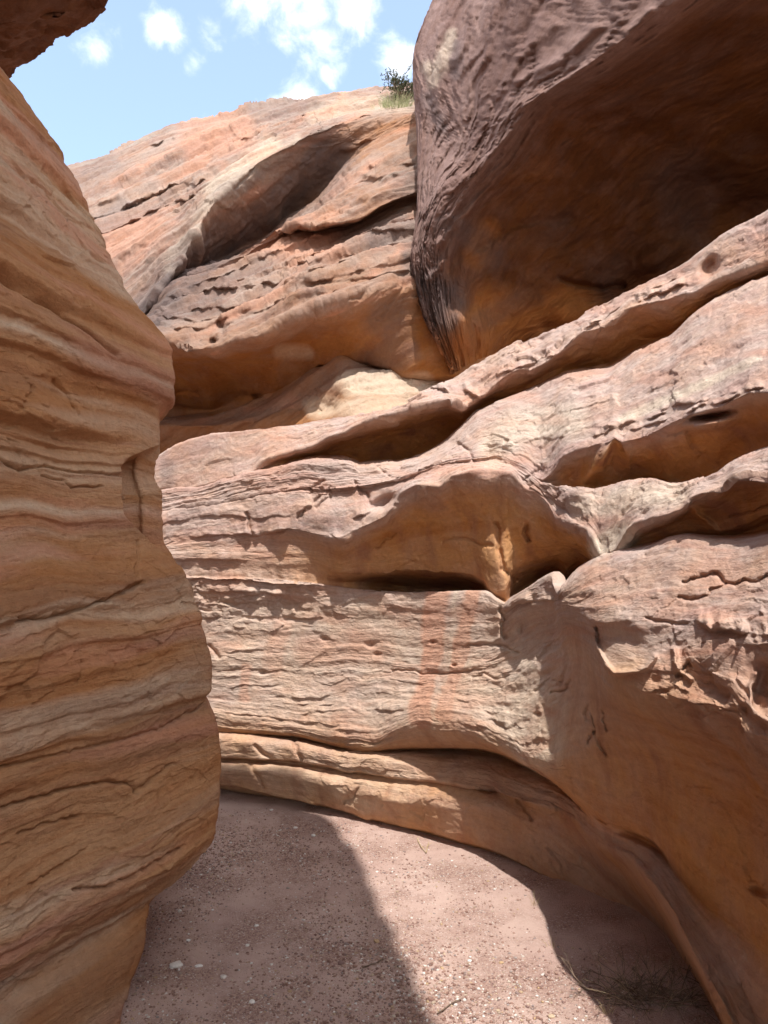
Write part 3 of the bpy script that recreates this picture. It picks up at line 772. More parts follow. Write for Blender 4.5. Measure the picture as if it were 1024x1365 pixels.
s_cl = np.concatenate([np.linspace(0, 2.2, 50, endpoint=False), np.linspace(2.2, 6, 170, endpoint=False), np.linspace(6, 8.6, 120, endpoint=False), np.linspace(8.6, 11, 30)])
LU, LV, LY, T, R, rows, first = s_sheet(LEFT, 0, 1.5, .05, s_cl)
P = unproj(LU, LV, LY)
n = grid_normals(P)
if np.mean(np.sum(n * (cam_v - P), -1)) < 0: n = -n
z = P[..., 2]; x = P[..., 0]; y = P[..., 1]
H = np.zeros_like(z)
zz = z + .05 * fbm(x * 1.1, y * 1.1, z * .8, 2) + .02 * fbm(x * 3, y * 3, z * 3, 2)


def z_lip(z0, amp, up, down, ph):
    d = zz - z0
    on = np.clip(.75 + 1.1 * fbm(x * 1.1 + ph, y * 1.1, ph, 2), .1, 1.15)
    prof = np.where(d > 0, np.clip(1 - d / up, 0, 1), np.clip(1 + d / down, 0, 1))
    prof = prof * prof * (3 - 2 * prof)
    grv = np.exp(-((d + down * 1.3) / (down * 1.1)) ** 2) * .25
    return amp * on * (prof - grv)


for k, (z0, a, up, dn) in enumerate([(3.05, .05, .22, .03), (2.86, .06, .16, .03), (2.72, .05, .14, .02), (2.56, .07, .2, .03), (2.42, .05, .12, .02), (2.31, .08, .16, .025), (2.20, .04, .1, .02), (2.12, .05, .10, .02), (1.94, .11, .2, .035), (1.885, .04, .05, .012), (1.845, .03, .04, .01), (1.80, .03, .04, .01),
                                     (1.63, .02, .06, .015), (1.50, .02, .05, .01), (1.34, .06, .22, .03), (1.22, .025, .08, .012), (1.13, .03, .09, .015), (1.02, .03, .09, .014), (.93, .035, .08, .014), (.83, .03, .08, .014), (.73, .03, .09, .014), (.63, .035, .1, .016), (.52, .03, .1, .016), (.44, .03, .08, .016), (.33, .035, .1, .02)]):
    H += (.42 if z0 > 1.2 else .2) * z_lip(z0, a, up, dn, 2.3 * k + .7)
# the recess near the corner: a shadowed niche under the overhanging nose
nx = np.clip((LU - 166) / 24, 0, 1) * np.clip((760 - LU) / 10, 0, 1)
nv = np.clip((LV - 612 - (LU - 170) * -.45) / 18, 0, 1) * np.clip((700 + (LU - 178) * .9 - LV) / 16, 0, 1)
vis = LY < 3.35
H *= 1 - .6 * np.clip((LY - 2.6) / .4, 0, 1)
NICHE = nx * nv * vis
H -= .16 * NICHE * np.clip((3.2 - LY) / .25, 0, 1)
for q, dp, w in (([(0, 360), (40, 392), (70, 405), (120, 440), (161, 472)], .05, 4), ([(0, 610), (30, 625), (60, 620), (100, 628), (168, 632)], .04, 2.2), ([(30, 600), (34, 622)], .02, 2), ([(60, 634), (90, 640), (98, 650), (140, 648)], .03, 2),
                 ([(16, 826), (60, 824), (113, 810), (150, 795), (189, 777)], .05, 3.0), ([(0, 1079), (89, 1052), (150, 1042), (180, 1046), (183, 1056)], .04, 3.0), ([(183, 1056), (205, 1040), (232, 1018)], .03, 3), ([(160, 988), (220, 968), (270, 938)], .03, 2.4),
                 ([(0, 1022), (60, 1010), (160, 985)], .03, 2.4), ([(100, 1186), (140, 1182), (180, 1165), (240, 1128)], .035, 3.0), ([(30, 1112), (70, 1098), (110, 1088)], .03, 2.4), ([(40, 1180), (90, 1150), (120, 1130)], .02, 2.2),
                 ([(75, 510), (90, 525), (98, 552)], .03, 2.5), ([(18, 545), (40, 515)], .02, 2.2), ([(185, 720), (186, 742), (180, 770)], .02, 2.2), ([(108, 880), (107, 910)], .02, 1.8)):
    crack(H, LU, LV, q, dp * .6, w * .8)
LBED = zz * 1.15
LR = np.where(z < .25, .35, 1.0)
P, n, H, LY, zz, LBED, NICHE = extend_back(P, [n, H, LY, zz, LBED, NICHE], (-.06, -1, 0), .015 * np.arange(1, 130) + 1.4e-6 * np.arange(1, 130) ** 3, 2.0, right=False)
x, y, z = P[..., 0], P[..., 1], P[..., 2]
LR = np.where(z < .25, .35, 1.0)
P = P + n * (np.clip(H, -.3, .2) * np.clip(1.15 - (LY > 3.3), 0, 1) + (.95 - .4 * np.clip((LY - 2.75) / .35, 0, 1)) * relief(P, LBED, LR * .85, 9.0, .85, .9))[..., None]
bandt = .32 + .75 * fbm(x * .5, y * .5, zz * 5.0, 3)
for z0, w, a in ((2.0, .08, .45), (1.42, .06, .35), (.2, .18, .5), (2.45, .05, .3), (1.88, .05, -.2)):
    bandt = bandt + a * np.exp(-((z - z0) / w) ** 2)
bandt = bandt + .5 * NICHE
pale = .55 * np.exp(-((zz - 1.66) / .02) ** 2) + .5 * np.exp(-((zz - 2.16) / .02) ** 2) + .3 * np.exp(-((zz - 1.80) / .06) ** 2) + .42 * np.clip(fbm(x * .6 + 8, y * .6, zz * 8, 3) * 2.2 - .15, 0, 1)
pink = .7 * np.clip(fbm(x * .6 + 3, y * .6, zz * 5.5, 4) * 2.6 + .12, 0, 1)
dark = .30 * np.clip(fbm(x * .8, y * .8, z * 7, 4) * 1.6 - .1, 0, 1)
attrs = dict(bed=LBED, tint=np.clip(bandt, 0, 1), pale=pale, pink=pink, dark=dark)
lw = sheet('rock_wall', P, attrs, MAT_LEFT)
tag(lw, 'tan banded sandstone wall in shade, bulging out along the left side of the frame', 'rock wall')


def st_pts(*a): return list(a)


# ---- back cliff with its domed top and the alcove at its foot
def ccurve(uv, yy, tint, rough, jag=1.0, sharp=0.0):
    us = [p[0] for p in uv]; vs = [p[1] for p in uv]
    stn = np.concatenate([np.linspace(-60, 560, 32), [600, 640, 690, 740]])
    v = np.interp(stn, us, vs) * .4 + pchip(us, vs, stn) * .6
    Yv = pchip([p[0] for p in yy], [p[1] for p in yy], stn) + np.interp(stn, [600, 640, 690, 740], [0, .5, 1.2, 2.0])
    return dict(p=list(zip(stn, v, Yv)), tint=tint, rough=rough, jag=jag, sharp=sharp)


SKY = [(-60, 268), (90, 231), (121, 222), (163, 209), (167, 204), (199, 191), (246, 173), (304, 162), (335, 149), (382, 139), (427, 135), (465, 129), (500, 121), (550, 118), (740, 105)]
D3 = [(-60, 560), (150, 470), (194, 415), (220, 376), (239, 353), (252, 327), (270, 293), (288, 267), (319, 238), (345, 216), (377, 197), (435, 168), (480, 152), (515, 147), (555, 143), (740, 140)]
D4 = [(-60, 572), (150, 480), (199, 423), (233, 370), (257, 361), (299, 345), (325, 329), (345, 320), (372, 301), (400, 281), (422, 265), (447, 228), (460, 211), (480, 195), (510, 178), (555, 163), (740, 155)]
D5 = [(-60, 576), (150, 484), (199, 428), (233, 376), (257, 367), (299, 351), (345, 327), (372, 310), (390, 300), (396, 298), (415, 302), (445, 297), (465, 296), (490, 286), (515, 271), (555, 258), (740, 240)]
D7 = [(-60, 470), (200, 446), (232, 460), (262, 464), (287, 464), (310, 455), (345, 447), (370, 437), (390, 417), (437, 403), (478, 391), (527, 382), (555, 379), (740, 370)]
D8 = [(-60, 548), (215, 547), (250, 545), (287, 544), (300, 538), (337, 531), (350, 529), (390, 512), (425, 489), (440, 487), (463, 473), (475, 478), (492, 485), (522, 491), (557, 501), (598, 503), (740, 480)]
CLIFF = [
    ccurve(below(SKY, 20), [(-60, 15), (555, 14), (740, 14)], .1, .6, 0),
    ccurve(below(SKY, 1), [(-60, 10.4), (300, 10.2), (555, 10), (740, 10)], .05, 1, .5),
    ccurve(below(SKY, 0), [(-60, 9.9), (90, 9.7), (300, 9.5), (555, 9.2), (740, 9.2)], .05, .6, 2.2),
    ccurve([(-60, 390), (90, 320), (150, 300), (200, 275), (250, 240), (300, 205), (345, 180), (400, 158), (450, 142), (500, 136), (555, 132), (740, 125)], [(-60, 8.3), (150, 8.2), (250, 8.25), (345, 8.4), (450, 8.6), (555, 8.6), (740, 8.6)], .12, .75, 1),
    ccurve(D3, [(-60, 6.6), (200, 6.6), (288, 7.1), (345, 7.35), (435, 7.6), (515, 7.8), (555, 7.8), (740, 7.8)], .05, .6, 1.2, .7),
    ccurve([(-60, 566), (150, 475), (197, 419), (226, 372), (248, 356), (280, 328), (310, 300), (345, 270), (390, 240), (430, 205), (470, 178), (510, 162), (555, 152), (740, 147)], [(-60, 6.65), (200, 6.68), (288, 7.35), (345, 7.58), (420, 7.7), (515, 7.62), (555, 7.6), (740, 7.6)], .55, .8, 1.2),
    ccurve(D4, [(-60, 6.7), (200, 6.72), (257, 7.4), (345, 7.98), (400, 8.1), (447, 7.88), (480, 7.65), (555, 7.55), (740, 7.5)], .5, .5, 1.0),
    ccurve([(-60, 574), (150, 482), (199, 425), (233, 373), (257, 364), (299, 348), (345, 323), (372, 305), (398, 288), (425, 272), (450, 250), (470, 235), (500, 222), (555, 208), (740, 195)], [(-60, 6.66), (200, 6.66), (257, 7.0), (345, 7.3), (400, 7.2), (450, 6.95), (515, 6.8), (555, 6.8), (740, 6.8)], .2, 1, .8),
    ccurve(D5, [(-60, 6.6), (200, 6.6), (257, 6.85), (345, 7.0), (396, 6.62), (445, 6.45), (515, 6.5), (555, 6.6), (740, 6.6)], .35, .9, 1.6, .3),
    ccurve(below(D5, 5), [(-60, 6.62), (200, 6.62), (345, 7.03), (385, 6.95), (415, 6.98), (445, 6.98), (515, 6.86), (555, 6.8), (740, 6.8)], .4, .6, 1.0),
    ccurve([(-60, 500), (150, 455), (200, 434), (240, 412), (290, 394), (340, 372), (400, 345), (450, 330), (500, 312), (555, 300), (740, 280)], [(-60, 6.3), (200, 6.3), (290, 6.45), (400, 6.55), (500, 6.5), (555, 6.45), (740, 6.4)], .12, 1.2, 1),
    ccurve(D7, [(-60, 5.9), (200, 5.85), (262, 5.75), (345, 5.75), (437, 5.8), (527, 5.95), (555, 6.05), (740, 6.1)], .35, 1, 2.2, .3),
    ccurve([(-60, 500), (215, 490), (262, 492), (310, 488), (345, 480), (390, 460), (437, 440), (478, 435), (527, 435), (560, 440), (600, 450), (740, 430)], [(-60, 6.5), (215, 6.35), (300, 6.3), (390, 6.2), (437, 6.1), (478, 6.02), (527, 6.0), (560, 6.1), (740, 6.2)], .95, .22, .8),
    ccurve(below(D8, -2), [(-60, 7.1), (215, 7.0), (300, 6.95), (350, 6.8), (425, 6.5), (463, 6.3), (522, 6.15), (598, 6.2), (740, 6.4)], .95, .2, .8, .3),
    ccurve(below(D8, 4), [(-60, 7.2), (215, 7.1), (300, 7.0), (350, 6.75), (425, 6.5), (463, 6.32), (522, 6.25), (598, 6.4), (740, 6.5)], .7, .25, .6),
    ccurve([(-60, 562), (215, 560), (260, 560), (300, 556), (340, 550), (375, 545), (400, 538), (430, 522), (470, 508), (500, 512), (560, 522), (640, 525), (740, 500)], [(-60, 6.7), (215, 6.6), (300, 6.5), (375, 6.4), (430, 6.15), (470, 5.95), (520, 6.0), (560, 6.1), (740, 6.2)], .35, .6, .8),
    ccurve([(-60, 572), (215, 568), (282, 567), (340, 562), (375, 556), (400, 552), (430, 536), (470, 528), (520, 530), (560, 535), (640, 535), (740, 520)], [(-60, 6.5), (215, 6.4), (300, 6.3), (375, 6.2), (430, 6.0), (470, 5.8), (520, 5.85), (560, 6.0), (740, 6.1)], .7, .4, .8),
    ccurve([(-60, 640), (215, 615), (375, 578), (456, 572), (560, 560), (640, 545), (740, 540)], [(-60, 6.5), (215, 6.5), (300, 6.35), (375, 6.1), (430, 5.7), (520, 5.5), (560, 5.6), (740, 6.0)], .8, .3, .5),
    ccurve([(-60, 690), (215, 660), (375, 620), (456, 610), (560, 600), (640, 580), (740, 580)], [(-60, 6.4), (375, 6.0), (740, 5.9)], .8, .3, .5),
]
CLIFF_PARTS = [('domed_slope', 0, 6), ('jutting_ledge', 6, 9), ('layered_brow', 9, 12), ('alcove', 12, len(CLIFF) - 1)]
nst = len(CLIFF[0]['p'])
CU, CVv, CY, T, R, rows, first = s_sheet(CLIFF, 0, 1.4, .04, np.concatenate([np.linspace(0, 7, 40, endpoint=False), np.linspace(7, 31, 420, endpoint=False), np.linspace(31, nst - 1, 60)]))
H = np.zeros_like(CU)
st = lambda pts, amp, up, down=3.0, even=.35, wob=1.8, **k: step(H, CU, CVv, pts, amp, up, max(down, 3.0), even=even, wob=wob, **k)
st([(112, 276), (150, 265), (176, 257)], .12, 10, 2, fade=12)
st([(116, 290), (170, 270), (200, 254), (240, 243), (270, 236)], .30, 14, 3, fade=12)
st([(110, 316), (135, 310), (160, 303), (188, 290)], .32, 20, 3, fade=10)
st([(190, 285), (215, 276), (240, 268), (262, 262)], .22, 12, 2, fade=10)
st([(160, 206), (185, 199), (205, 192), (248, 175)], .20, 9, 2, fade=8)
st([(90, 238), (130, 226), (165, 214)], .14, 8, 2)
st([(305, 168), (318, 178), (336, 176), (345, 170)], .2, 9, 2, fade=8)
st([(345, 150), (380, 154), (400, 149), (412, 144)], .18, 9, 2, fade=8)
st([(418, 150), (424, 158), (430, 166)], .15, 9, 2, fade=5)
st([(215, 238), (240, 230), (268, 226), (275, 232)], .14, 10, 2, fade=8)
blob(H, CU, CVv, 268, 240, 10, 14, .25, 20, 3)
blob(H, CU, CVv, 205, 282, 14, 8, .18, -20)
for q in ([(270, 215), (285, 230), (300, 222)], [(150, 330), (180, 318)], [(165, 352), (185, 340), (210, 330)], [(190, 380), (215, 352)], [(310, 250), (340, 225)], [(300, 235), (345, 205), (390, 175)]):
    crack(H, CU, CVv, q, .06, 2.0)
for pts, a, up in ([(280, 240), (320, 214), (360, 188), (400, 168)], .05, 10), ([(295, 218), (340, 192), (380, 170)], .04, 8), ([(130, 345), (180, 326), (225, 300)], .06, 9), ([(150, 375), (190, 355), (235, 320)], .05, 9), ([(170, 395), (210, 372), (240, 345)], .05, 8):
    st(pts, a, up, 2, fade=10)
# dark facet: faint beds
for pts, a, up in ([(250, 345), (300, 320), (350, 285), (400, 248)], .06, 12), ([(320, 272), (370, 240), (420, 208)], .05, 12), ([(450, 205), (490, 185), (540, 170)], .09, 10), ([(470, 190), (510, 172), (555, 158)], .07, 8):
    st(pts, a, up, 2.5, fade=12)
# nose: beds and pits
for pts, a, up in ([(450, 222), (500, 203), (555, 198)], .07, 9), ([(455, 235), (510, 213), (555, 210)], .06, 9), ([(445, 250), (480, 236), (520, 228), (555, 228)], .06, 10), ([(440, 262), (470, 256)], .06, 8), ([(402, 288), (430, 277), (450, 268)], .05, 7):
    st(pts, a, up, 2, fade=10)
blob(H, CU, CVv, 493, 222, 8, 4.5, -.22, 0, 3)
blob(H, CU, CVv, 492, 238, 17, 8, -.24, 5, 3)
blob(H, CU, CVv, 456, 234, 5, 4, -.15, 0, 3)
blob(H, CU, CVv, 500, 258, 30, 6, .12, -12)
# broken beds between nose and brow
for k, (pts, a, up) in enumerate((([(260, 383), (300, 372), (345, 350), (400, 325), (430, 318)], .16, 12), ([(300, 385), (345, 368), (400, 345), (440, 338)], .12, 10), ([(230, 398), (290, 392), (330, 384), (380, 372)], .16, 12), ([(250, 415), (300, 405), (360, 388), (410, 374), (470, 355)], .14, 11),
                                  ([(380, 362), (430, 352), (490, 335), (545, 322)], .10, 9), ([(400, 384), (450, 372), (500, 358), (548, 346)], .16, 12), ([(440, 378), (490, 370), (545, 362)], .12, 9), ([(470, 310), (510, 300), (550, 288)], .12, 10), ([(480, 325), (520, 315), (550, 310)], .12, 9),
                                  ([(215, 425), (260, 424), (300, 415)], .14, 9), ([(230, 442), (270, 438), (300, 424), (340, 410)], .14, 9), ([(345, 340), (370, 325), (396, 312)], .10, 8), ([(340, 395), (390, 384), (430, 372)], .08, 6), ([(300, 430), (340, 414), (400, 400), (450, 388)], .10, 8))):
    st([(p[0], p[1]) for p in pts], a * 1.15, up * 1.2, 3.5, fade=22, wob=1.6, even=.45)
blob(H, CU, CVv, 284, 452, 6, 4.5, -.25, 30, 3); blob(H, CU, CVv, 294, 436, 5, 5, -.2, 0, 3); blob(H, CU, CVv, 312, 440, 20, 12, .10, -40)
# alcove: shallow hollows and ribs
blob(H, CU, CVv, 434, 487, 9, 4, -.25, 0, 3); blob(H, CU, CVv, 465, 474, 7, 4, -.25, 0, 3); blob(H, CU, CVv, 345, 530, 8, 4, -.25, 0, 3); blob(H, CU, CVv, 322, 524, 9, 6, .08)
crack(H, CU, CVv, [(235, 528), (250, 524), (265, 529)], .06, 2)
crack(H, CU, CVv, [(452, 500), (470, 512), (500, 512)], .05, 2.5)
crack(H, CU, CVv, [(545, 380), (528, 390), (515, 410), (505, 425)], .05, 3)
blob(H, CU, CVv, 470, 520, 34, 12, .10, 5)
blob(H, CU, CVv, 430, 545, 18, 8, -.16, -10, 3)
P = unproj(CU, CVv, CY)
n = grid_normals(P)
P = unproj(CU, CVv, CY - .42 * H)
if np.mean(np.sum(n * (cam_v - P), -1)) < 0: n = -n
# the beds of the cliff dip to the left: follow them across the picture
cbed = P[..., 2] * .8 - P[..., 0] * .42 + .25 * (P[..., 1] - 6)
P = P + n * (relief(P * .6, cbed * .55, np.clip(R, 0, 1.2), 21.0, 3.6, 1.2) * 1.7)[..., None]
pink = np.zeros_like(CU); dark = np.zeros_like(CU); pale = np.zeros_like(CU)
UU, VV = CU, CVv
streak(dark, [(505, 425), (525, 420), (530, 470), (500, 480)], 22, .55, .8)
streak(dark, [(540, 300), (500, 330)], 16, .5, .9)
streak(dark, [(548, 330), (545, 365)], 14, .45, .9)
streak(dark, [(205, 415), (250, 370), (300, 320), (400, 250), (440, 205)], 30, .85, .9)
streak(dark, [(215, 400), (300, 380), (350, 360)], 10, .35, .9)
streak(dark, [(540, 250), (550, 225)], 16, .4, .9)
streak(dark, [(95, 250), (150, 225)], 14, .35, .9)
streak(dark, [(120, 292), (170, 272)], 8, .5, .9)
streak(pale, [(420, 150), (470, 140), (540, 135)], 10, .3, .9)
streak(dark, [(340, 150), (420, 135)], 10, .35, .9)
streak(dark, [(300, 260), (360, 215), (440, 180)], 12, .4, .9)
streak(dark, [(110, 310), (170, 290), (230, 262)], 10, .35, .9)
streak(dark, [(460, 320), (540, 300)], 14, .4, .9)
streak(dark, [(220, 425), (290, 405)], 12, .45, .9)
pink = np.maximum(pink, .5 * np.clip(fbm(UU * .012 + 3, (VV + .45 * UU) * .04, 6.2, 4) * 2.2 - .15, 0, 1) * (T < .5))
streak(pale, [(230, 360), (270, 295), (340, 220), (400, 185)], 9, .3, .9)
streak(pale, [(290, 250), (360, 195)], 16, .45, .9)
streak(pale, [(470, 515), (560, 515)], 16, .6, .9)
streak(pale, [(420, 545), (540, 540)], 12, .5, .9)
streak(pale, [(375, 465), (410, 465)], 9, .35, .9)
streak(pink, [(140, 340), (200, 310)], 30, .5, .9)
streak(pink, [(260, 190), (320, 175)], 20, .5, .9)
streak(pink, [(340, 320), (440, 330)], 22, .55, .9)
attrs = dict(bed=cbed, tint=np.clip(T, 0, 1), pale=pale, pink=pink, dark=dark)
cliff = bpy.data.objects.new('sandstone_cliff', None); COL.objects.link(cliff)
tag(cliff, 'sunlit domed sandstone cliff at the back, rising to the skyline above an orange alcove', 'cliff')
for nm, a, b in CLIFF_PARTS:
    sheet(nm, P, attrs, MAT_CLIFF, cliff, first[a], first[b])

# ---- big overhanging block, upper right
B_E = [
    dict(p=[(640, 520, 8.6), (620, 430, 8.8), (600, 350, 8.8), (600, 280, 9.0), (600, 164, 9.2), (600, 80, 9.4), (640, 0, 9.4), (760, -120, 9.0), (1000, -300, 8.0)], tint=.3, rough=.6),
    dict(p=[(604, 505, 6.5), (566, 415, 6.4), (553, 350, 6.5), (560, 280, 6.8), (562, 164, 7.2), (555, 80, 7.4), (583, 0, 7.4), (670, -120, 7.2), (850, -300, 6.4)], tint=.15, rough=1),
    dict(p=[(600, 500, 6.2), (560, 411, 6.08), (548, 350, 6.1), (556, 280, 6.35), (558, 164, 6.7), (551, 80, 6.9), (578, 0, 6.9), (660, -120, 6.7), (840, -300, 6.0)], tint=.08, rough=1, jag=1.5),
    dict(p=[(604, 498, 6.05), (570, 405, 5.92), (560, 340, 5.9), (582, 255, 5.95), (622, 200, 5.9), (640, 150, 5.8), (660, 50, 5.7), (720, -80, 5.4), (900, -280, 4.8)], tint=.05, rough=1.2, jag=2),
    dict(p=[(612, 494, 6.05), (588, 400, 5.88), (582, 338, 5.82), (612, 268, 5.7), (660, 207, 5.45), (702, 142, 5.15), (795, 78, 4.7), (950, -40, 4.1), (1200, -240, 3.3)], tint=.25, rough=.8, jag=2, sharp=.2),
    dict(p=[(622, 488, 6.1), (606, 408, 5.92), (612, 352, 5.9), (645, 285, 5.82), (700, 222, 5.6), (750, 155, 5.35), (840, 98, 4.95), (1000, -10, 4.35), (1260, -200, 3.5)], tint=.85, rough=.45, jag=1),
    dict(p=[(650, 476, 6.3), (655, 420, 6.15), (680, 375, 6.1), (720, 330, 6.05), (790, 270, 5.95), (860, 205, 5.75), (940, 150, 5.4), (1100, 60, 4.8), (1380, -100, 3.9)], tint=.95, rough=.45),
    dict(p=[(680, 466, 6.6), (720, 440, 6.5), (770, 415, 6.5), (830, 385, 6.5), (900, 350, 6.4), (965, 310, 6.3), (1040, 265, 6.0), (1230, 190, 5.4), (1520, 60, 4.5)], tint=.95, rough=.25),
    dict(p=[(700, 520, 6.3), (750, 500, 6.1), (810, 475, 6.0), (870, 445, 5.9), (940, 410, 5.8), (1000, 380, 5.6), (1080, 340, 5.3), (1260, 260, 4.8), (1560, 130, 4.0)], tint=.9, rough=.25),
]
sB = np.linspace(0, 8, 430)
BU, BV, BY, T, R, rows, first = s_sheet(B_E, 0, 1.4, .05, sB)
# rows must follow the wide bands sideways too
H = np.zeros_like(BU)
UU, VV = BU, BV
blob(H, BU, BV, 625, 440, 34, 26, .16, 30, 3); blob(H, BU, BV, 752, 415, 24, 18, .14, -20, 3); blob(H, BU, BV, 880, 340, 40, 16, .16, -25, 3)
crack(H, BU, BV, [(750, 372), (775, 380), (800, 384), (830, 380)], .08, 4)
crack(H, BU, BV, [(640, 330), (690, 300), (760, 290)], .04, 6)
for q in ([(572, 300), (600, 255), (650, 215), (690, 165), (720, 125)], [(585, 325), (640, 262), (690, 205), (735, 140)], [(565, 285), (590, 250), (620, 235)], [(700, 140), (760, 105), (820, 60), (870, 15)], [(690, 110), (750, 75), (800, 35)], [(665, 130), (700, 70), (740, 30)], [(612, 230), (640, 185), (655, 140)], [(575, 370), (590, 350)]):
    m = boxed(BU, BV, q, 14); d = seg_dist(BU[m] + 4 * fbm(BU[m] * .05, BV[m] * .05, 1.1, 3), BV[m], q)
    H[m] += .05 * np.exp(-(d / 5.0) ** 2)
TB = knots_eval(np.arange(len(B_E))[:, None] * np.ones_like(sB)[None], [0] * len(B_E), rows)
SB = np.broadcast_to(sB[None], TB.shape)
face = np.clip((4.6 - TB) / .8, 0, 1)
wv = .25 * fbm(TB * 1.3, SB * .8, 2.2, 3)
r1 = fbm((TB + wv) * 5.5, SB * .55, 4.4, 3); r2 = fbm((TB + wv) * 17, SB * 1.2 + 3, 1.4, 3); r3 = fbm((TB + wv) * 45, SB * 2.6, 8.4, 2)
H += face * (.055 * (.5 - np.abs(r1)) + .04 * (.4 - np.abs(r2)) + .015 * r3)
H += (1 - face) * (.04 * fbm((TB + wv) * 3, SB * 1.2, 6.4, 3) + .02 * (.4 - np.abs(fbm((TB + wv) * 9, SB * 1.6, 7.7, 3))))
P = unproj(BU, BV, BY)
n = grid_normals(P)
P = unproj(BU, BV, BY - H)
if np.mean(np.sum(n * (cam_v - P), -1)) < 0: n = -n
bbed = knots_eval(np.arange(len(B_E))[:, None] * .55 * np.ones_like(sB)[None], [0] * len(B_E), rows) + .12 * P[..., 2]
P = P + n * (relief(P * .6, bbed * .6, np.clip(R, 0, 1.2), 33.0, .8) * 1.0)[..., None]
dark = .3 * np.clip(fbm(TB * 1.1, SB * .7, 3.1, 4) * 1.5, 0, 1) * (1 - face); pale = np.zeros_like(BU); pink = .10 * np.clip(fbm(TB * .9 + 5, SB * .8, 9.1, 4) * 1.6, 0, 1) * (1 - face)
streak(dark, [(565, 385), (600, 400), (590, 430)], 26, .75, .9)
streak(dark, [(600, 300), (640, 320), (660, 345)], 18, .45, .9)
streak(dark, [(640, 430), (690, 400)], 14, .4, .9)
streak(dark, [(575, 130), (590, 170)], 9, .5, .9)
streak(dark, [(608, 60), (606, 100)], 7, .6, .9)
streak(pale, [(570, 90), (580, 110), (600, 45)], 9, .4, .9)
streak(pink, [(610, 470), (650, 430), (700, 440)], 42, .7, .9)  # orange bounce glow on the underside, put into the colour
streak(pink, [(750, 410), (770, 415)], 30, .75, .9)
streak(pink, [(650, 310), (640, 340)], 18, .35, .9)
attrs = dict(bed=bbed, tint=np.clip(T, 0, 1), pale=pale, pink=pink, dark=dark)
block = bpy.data.objects.new('overhanging_rock', None); COL.objects.link(block)
tag(block, 'huge dark overhanging sandstone block in the upper right, rough outer face and smooth brown underside', 'overhanging rock')
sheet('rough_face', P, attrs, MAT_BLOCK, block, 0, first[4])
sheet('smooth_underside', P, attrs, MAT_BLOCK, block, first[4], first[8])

# ---- overhanging rock, upper left: an uneven slab of rock above the left wall, its unseen reach shaped to shade the floor
EDGE = [(-3.9, 6.6, 5.3), (-2.87, 5.97, 5.00), (-2.55, 5.72, 5.02), (-2.22, 5.42, 5.0), (-2.0, 5.25, 4.98), (-1.78, 5.05, 4.97), (-1.5, 4.2, 4.95), (-1.15, 3.5, 4.95), (-.6, 2.9, 4.95), (.02, 2.6, 4.95), (.58, .68, 5.0), (.9, -.6, 5.2), (.9, -3.0, 5.3)]
E = np.array(EDGE); s = np.linspace(0, len(E) - 1, 300); k = np.arange(len(E))
ex, ey, ez = [pchip(k, E[:, i], s) for i in range(3)]
secs = [(3.6, 2.2), (1.2, 1.6), (.35, .9), (.06, .35), (0, 0), (.12, -.12), (.6, -.35), (1.3, -.75), (2.4, -1.5), (3.6, -2.6)]     # (distance in from the edge, height)
tt = np.linspace(0, len(secs) - 1, 150)
inn = pchip(np.arange(len(secs)), [a for a, b in secs], tt); hh = pchip(np.arange(len(secs)), [b for a, b in secs], tt)
tx = np.gradient(ex); ty = np.gradient(ey); ln = np.hypot(tx, ty); nxv, nyv = ty / ln, -tx / ln      # pointing left / away from the gap
sg = np.where(nxv > 0, -1, 1); nxv, nyv = nxv * sg, nyv * sg
P = np.stack([ex[None] + inn[:, None] * nxv[None], ey[None] + inn[:, None] * nyv[None], ez[None] + hh[:, None]], -1)
n = grid_normals(P)
if n[int(len(tt) * .65), 150, 2] > 0: n = -n
bed = P[..., 2]
P = P + n * (relief(P * .6, bed * .6, np.full(bed.shape, .9), 44.0, 1.3) * 2.2)[..., None]
zr = np.zeros_like(bed)
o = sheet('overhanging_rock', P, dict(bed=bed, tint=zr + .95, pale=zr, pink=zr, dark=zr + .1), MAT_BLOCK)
tag(o, 'dark overhanging rock jutting into the sky in the upper left corner', 'overhanging rock')

# ------------------------------------------------------------------ floor of the wash
NX, NY = 420, 420
gx = np.concatenate([np.linspace(-40, -1.6, 40, endpoint=False), np.linspace(-1.6, 2.0, NX), np.linspace(2.05, 40, 40)])
gy = np.concatenate([np.linspace(-40, 1.6, 40, endpoint=False), np.linspace(1.6, 5.4, NY), np.linspace(5.5, 60, 40)])
X, Y = np.meshgrid(gx, gy)


def floor_z(X, Y):
    z = .022 * fbm(X * .8, Y * .8, 0.3, 3) + .005 * fbm(X * 5, Y * 5, 2.3, 3)
    return z


near = (np.abs(X) < 3) & (Y > 1) & (Y < 6)
Z = np.where(near, floor_z(X, Y) + .0022 * fbm(X * 40, Y * 40, 1.1, 3), floor_z(X, Y))
m = bpy.data.materials.new('wash_sand'); m.use_nodes = True
t = m.node_tree; nn = t.nodes; l = t.links
b = nn['Principled BSDF']; b.inputs['Roughness'].default_value = .95; b.inputs['Specular IOR Level'].default_value = .15
tcx = nn.new('ShaderNodeTexCoord')


def sn(scale, det, ro=.6):
    q = nn.new('ShaderNodeTexNoise'); q.inputs['Scale'].default_value = scale; q.inputs['Detail'].default_value = det; q.inputs['Roughness'].default_value = ro
    l.new(tcx.outputs['Object'], q.inputs['Vector']); return q.outputs['Fac']


def srmp(f, stops, interp='LINEAR'):
    q = nn.new('ShaderNodeValToRGB'); q.color_ramp.interpolation = interp; e = q.color_ramp.elements
    while len(e) < len(stops): e.new(.5)
    for i, (p, c) in enumerate(stops): e[i].position = p; e[i].color = (*c, 1)
    l.new(f, q.inputs[0]); return q.outputs[0]


